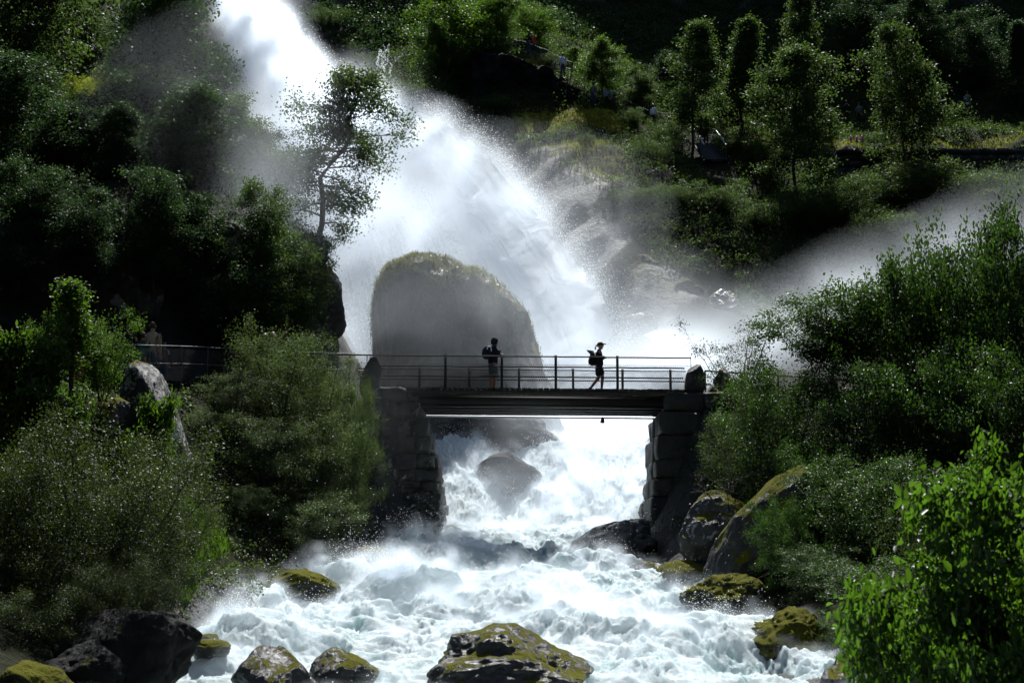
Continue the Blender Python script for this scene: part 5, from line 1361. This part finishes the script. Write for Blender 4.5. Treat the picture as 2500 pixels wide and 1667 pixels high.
BL = [  # px, py, Y, half width px, half height px, half depth m, density
    (1120, 620, 80, 300, 220, 7, .05), (1330, 740, 76, 170, 190, 6, .06), (930, 720, 74, 170, 240, 7, .06), (830, 850, 68, 120, 130, 6, .07),
    (1420, 870, 67, 200, 130, 5, .12), (1510, 1050, 60, 130, 150, 4, .15), (1320, 1010, 56.5, 220, 140, 3, .05), (1080, 900, 56, 240, 300, 3, .035),
    (1700, 870, 63, 200, 70, 6, .15), (1850, 810, 64, 190, 85, 6, .09), (2000, 735, 65, 150, 60, 5, .065), (2150, 690, 66, 190, 90, 5, .045), (2310, 600, 67, 150, 65, 5, .040), (2490, 555, 68, 200, 110, 5, .030),
    (1380, 520, 78, 220, 150, 6, .020), (1560, 740, 71, 180, 120, 4, .030), (1240, 1165, 50.6, 120, 80, 1.5, .04), (930, 600, 84, 150, 220, 6, .07), (980, 250, 97, 110, 70, 5, .014), (880, 200, 99, 60, 50, 3, .07),
    (710, 560, 51.5, 160, 330, 4, .014), (440, 380, 52, 330, 420, 6, .004), (620, 430, 51.5, 220, 400, 5, .007), (1240, 820, 57.2, 130, 190, 2.5, .05), (880, 1150, 45, 200, 230, 3.5, .018), (760, 1330, 41, 240, 120, 3, .012), (1250, 1240, 48.5, 260, 110, 2.5, .05), (1480, 1150, 51.5, 120, 120, 2.2, .20), (640, 60, 114, 100, 160, 4, .06), (740, 330, 96, 130, 130, 5, .10), (800, 480, 86, 110, 200, 5, .06)]
for (px, py, Y, hx, hy, hd, d_) in BL:
    c = W(px, py, Y); rx, rz = hx * Y / F, hy * Y / F
    q = ((DX - c[0]) / rx) ** 2 + ((DY - Y) / hd) ** 2 + ((DZ - c[2]) / rz) ** 2
    den += d_ * np.exp(-q * 1.6) * (q < 4)
act = den > .0015
Pq = np.stack([DX[act], DY[act], DZ[act]], -1)
wp_ = np.stack([fbm(Pq * .16, 2, 501), fbm(Pq * .16, 2, 502), fbm(Pq * .16, 2, 503)], -1) * 1.6
nz1 = fbm((Pq + wp_ * 1.6) * np.array([.26, .26, .20]), 5, 510, .58)
den[act] *= np.clip(1 + 3.4 * nz1, .05, 3.2)
den[~act] = 0
# the falling sheets carry their own dense spray
Pt = np.concatenate([fn[:, :].reshape(-1, 3), ch.reshape(-1, 3)])
wg = np.concatenate([np.clip(fo2, .1, 1.2).ravel(), np.clip(fo1, .1, 1.2).ravel() * .8])
s_ = splat(Pt, wg, (1, 2, 2)); s_ *= .46 / np.percentile(s_[s_ > 0], 97)
a2 = s_ > .004
Pq = np.stack([DX[a2], DY[a2], DZ[a2]], -1)
s_[a2] *= np.clip(1 + 2.6 * fbm(Pq * np.array([.7, .7, .45]), 4, 520), .05, 3)
den += np.where(a2, s_, 0)
# nothing inside the near bank
den *= sm(38, 41, DY)
for a_ in range(3):
    s1 = [slice(None)] * 3; s1[a_] = slice(0, 1); den[tuple(s1)] = 0; s1[a_] = slice(-1, None); den[tuple(s1)] = 0
print('mist voxels', den.size, float((den > 0).mean()))
def volume(name, label, den, lo, hi, step=None):
    """a soft volume: the density of every voxel is stored on a point and read back by a Volume Cube"""
    n3_ = den.shape
    me = bpy.data.meshes.new(name); me.vertices.add(den.size)
    at = me.attributes.new('dens', 'FLOAT', 'POINT'); at.data.foreach_set('value', np.ascontiguousarray(den, dtype=np.float32).ravel())
    o = bpy.data.objects.new(name, me); COL.objects.link(o); me.materials.append(M['mist'])
    tag(o, label, 'mist', kind='stuff')
    ng = bpy.data.node_groups.new(name, 'GeometryNodeTree')
    ng.interface.new_socket('Geometry', in_out='INPUT', socket_type='NodeSocketGeometry')
    ng.interface.new_socket('Geometry', in_out='OUTPUT', socket_type='NodeSocketGeometry')
    N = ng.nodes; Lk = ng.links.new
    gi = N.new('NodeGroupInput'); go = N.new('NodeGroupOutput'); vc = N.new('GeometryNodeVolumeCube')
    vc.inputs['Min'].default_value = tuple(lo); vc.inputs['Max'].default_value = tuple(hi)
    for nm, v in zip('XYZ', n3_): vc.inputs['Resolution ' + nm].default_value = v
    po = N.new('GeometryNodeInputPosition'); sp_ = N.new('ShaderNodeSeparateXYZ'); Lk(po.outputs[0], sp_.inputs[0])
    def mth(op, a, b=None):
        nd = N.new('ShaderNodeMath'); nd.operation = op
        for k, x in enumerate((a, b)):
            if x is None: continue
            if hasattr(x, 'links'): Lk(x, nd.inputs[k])
            else: nd.inputs[k].default_value = x
        return nd.outputs[0]
    ii = []
    for k, n_ in enumerate(n3_):
        st = (hi[k] - lo[k]) / (n_ - 1)
        q = mth('FLOOR', mth('ADD', mth('DIVIDE', mth('SUBTRACT', sp_.outputs[k], float(lo[k])), float(st)), .5))
        ii.append(mth('MAXIMUM', mth('MINIMUM', q, n_ - 1), 0))
    idx = mth('ADD', mth('MULTIPLY', mth('ADD', mth('MULTIPLY', ii[0], n3_[1]), ii[1]), n3_[2]), ii[2])
    f2i = N.new('FunctionNodeFloatToInt'); Lk(idx, f2i.inputs[0])
    si = N.new('GeometryNodeSampleIndex'); si.data_type = 'FLOAT'; si.domain = 'POINT'
    na = N.new('GeometryNodeInputNamedAttribute'); na.data_type = 'FLOAT'; na.inputs['Name'].default_value = 'dens'
    Lk(gi.outputs[0], si.inputs['Geometry']); Lk(na.outputs['Attribute'], si.inputs['Value']); Lk(f2i.outputs[0], si.inputs['Index'])
    Lk(si.outputs[0], vc.inputs['Density'])
    smt = N.new('GeometryNodeSetMaterial'); smt.inputs['Material'].default_value = M['mist']
    Lk(vc.outputs[0], smt.inputs[0]); Lk(smt.outputs[0], go.inputs[0])
    md = o.modifiers.new('density', 'NODES'); md.node_group = ng
    return o


volume('mist', 'white spray drifting around the falls and over the right bank', den, lo, hi)
# fuzzy spray hugging the crests of the rapids
lo = np.array([-8.6, 21., CAMZ - 3.0]); hi = np.array([8.2, 59., CAMZ + 7.2]); vx = .12
nx, ny, nz_ = [int(round(v)) for v in (hi - lo) / vx]
Pt = np.stack([XX, YY2, ZZ + .06], -1)
w_ = np.clip(.15 + 1.1 * disp / np.maximum(amp, .2) * .5 + hump * .8 + casc * .5, .03, 1.6) * np.clip(.55 + 1.5 * fbm(P3(XX * 1.6, YY * 1.3), 4, 530), 0, 2)
w_ = w_ * (YY > 21.5) * (YY < 58)
den = splat(Pt.reshape(-1, 3), w_.ravel(), (1,)) * 1.0
den = den + .5 * splat((Pt + np.array([0, -.15, .22])).reshape(-1, 3), (w_ ** 2).ravel(), (1, 2))
den *= .62 / np.percentile(den[den > 0], 96)
den[den < .05] = 0
a2 = den > 0
aX = [lo[i] + (np.arange(n) + .5) * vx for i, n in enumerate((nx, ny, nz_))]
I3 = np.nonzero(a2); Pq = np.stack([aX[0][I3[0]], aX[1][I3[1]], aX[2][I3[2]]], -1)
den[a2] *= np.clip(.6 + 3.4 * fbm(Pq * 3.6, 2, 540), 0, 3.2)
for a_ in range(3):
    s1 = [slice(None)] * 3; s1[a_] = slice(0, 1); den[tuple(s1)] = 0; s1[a_] = slice(-1, None); den[tuple(s1)] = 0
print('rapids voxels', den.size, float((den > 0).mean()))
volume('spray', 'fine white spray clinging to the crests of the rapids', den, lo, hi)

# ------------------------------------------------------------------ light, sky, camera
SUN_EL, SUN_AZ = math.radians(55), math.radians(7)
sd_ = Vector((math.sin(SUN_AZ) * math.cos(SUN_EL), math.cos(SUN_AZ) * math.cos(SUN_EL), math.sin(SUN_EL)))
sl_ = bpy.data.lights.new('sun', 'SUN'); sl_.energy = 5.0; sl_.angle = math.radians(.5); sl_.color = (1, .99, .965)
so = bpy.data.objects.new('sun', sl_); COL.objects.link(so); so.rotation_euler = sd_.to_track_quat('Z', 'Y').to_euler(); so.location = (0, 60, 120)
wd = bpy.data.worlds.new('World'); sc.world = wd; wd.use_nodes = True
wt = wd.node_tree; wt.nodes.clear()
sky = wt.nodes.new('ShaderNodeTexSky'); sky.sky_type = 'NISHITA'; sky.sun_disc = False; sky.sun_elevation = SUN_EL; sky.sun_rotation = SUN_AZ
bg = wt.nodes.new('ShaderNodeBackground'); bg.inputs[1].default_value = .065
wo = wt.nodes.new('ShaderNodeOutputWorld'); wt.links.new(sky.outputs[0], bg.inputs[0]); wt.links.new(bg.outputs[0], wo.inputs[0])
cd = bpy.data.cameras.new('camera'); cam = bpy.data.objects.new('camera', cd); COL.objects.link(cam)
cd.lens = 50; cd.sensor_width = 36; cd.clip_start = .1; cd.clip_end = 2000
cam.location = (0, 0, CAMZ); cam.rotation_euler = (math.pi / 2 + PIT, 0, 0)
cd.dof.use_dof = True; cd.dof.focus_distance = 46; cd.dof.aperture_fstop = 2.8
sc.camera = cam
sc.view_settings.view_transform = 'Standard'; sc.view_settings.look = 'None'; sc.view_settings.gamma = 1; sc.view_settings.exposure = 1.15
sc.view_settings.use_curve_mapping = False
sc.render.engine = 'CYCLES'
cy = sc.cycles
cy.use_denoising = True
cy.max_bounces = 8; cy.diffuse_bounces = 2; cy.glossy_bounces = 2; cy.transmission_bounces = 4; cy.transparent_max_bounces = 12; cy.volume_bounces = 3
cy.caustics_reflective = False; cy.caustics_refractive = False
cy.volume_step_rate = 3.0
cy.sample_clamp_indirect = 4.0; cy.sample_clamp_direct = 10.0
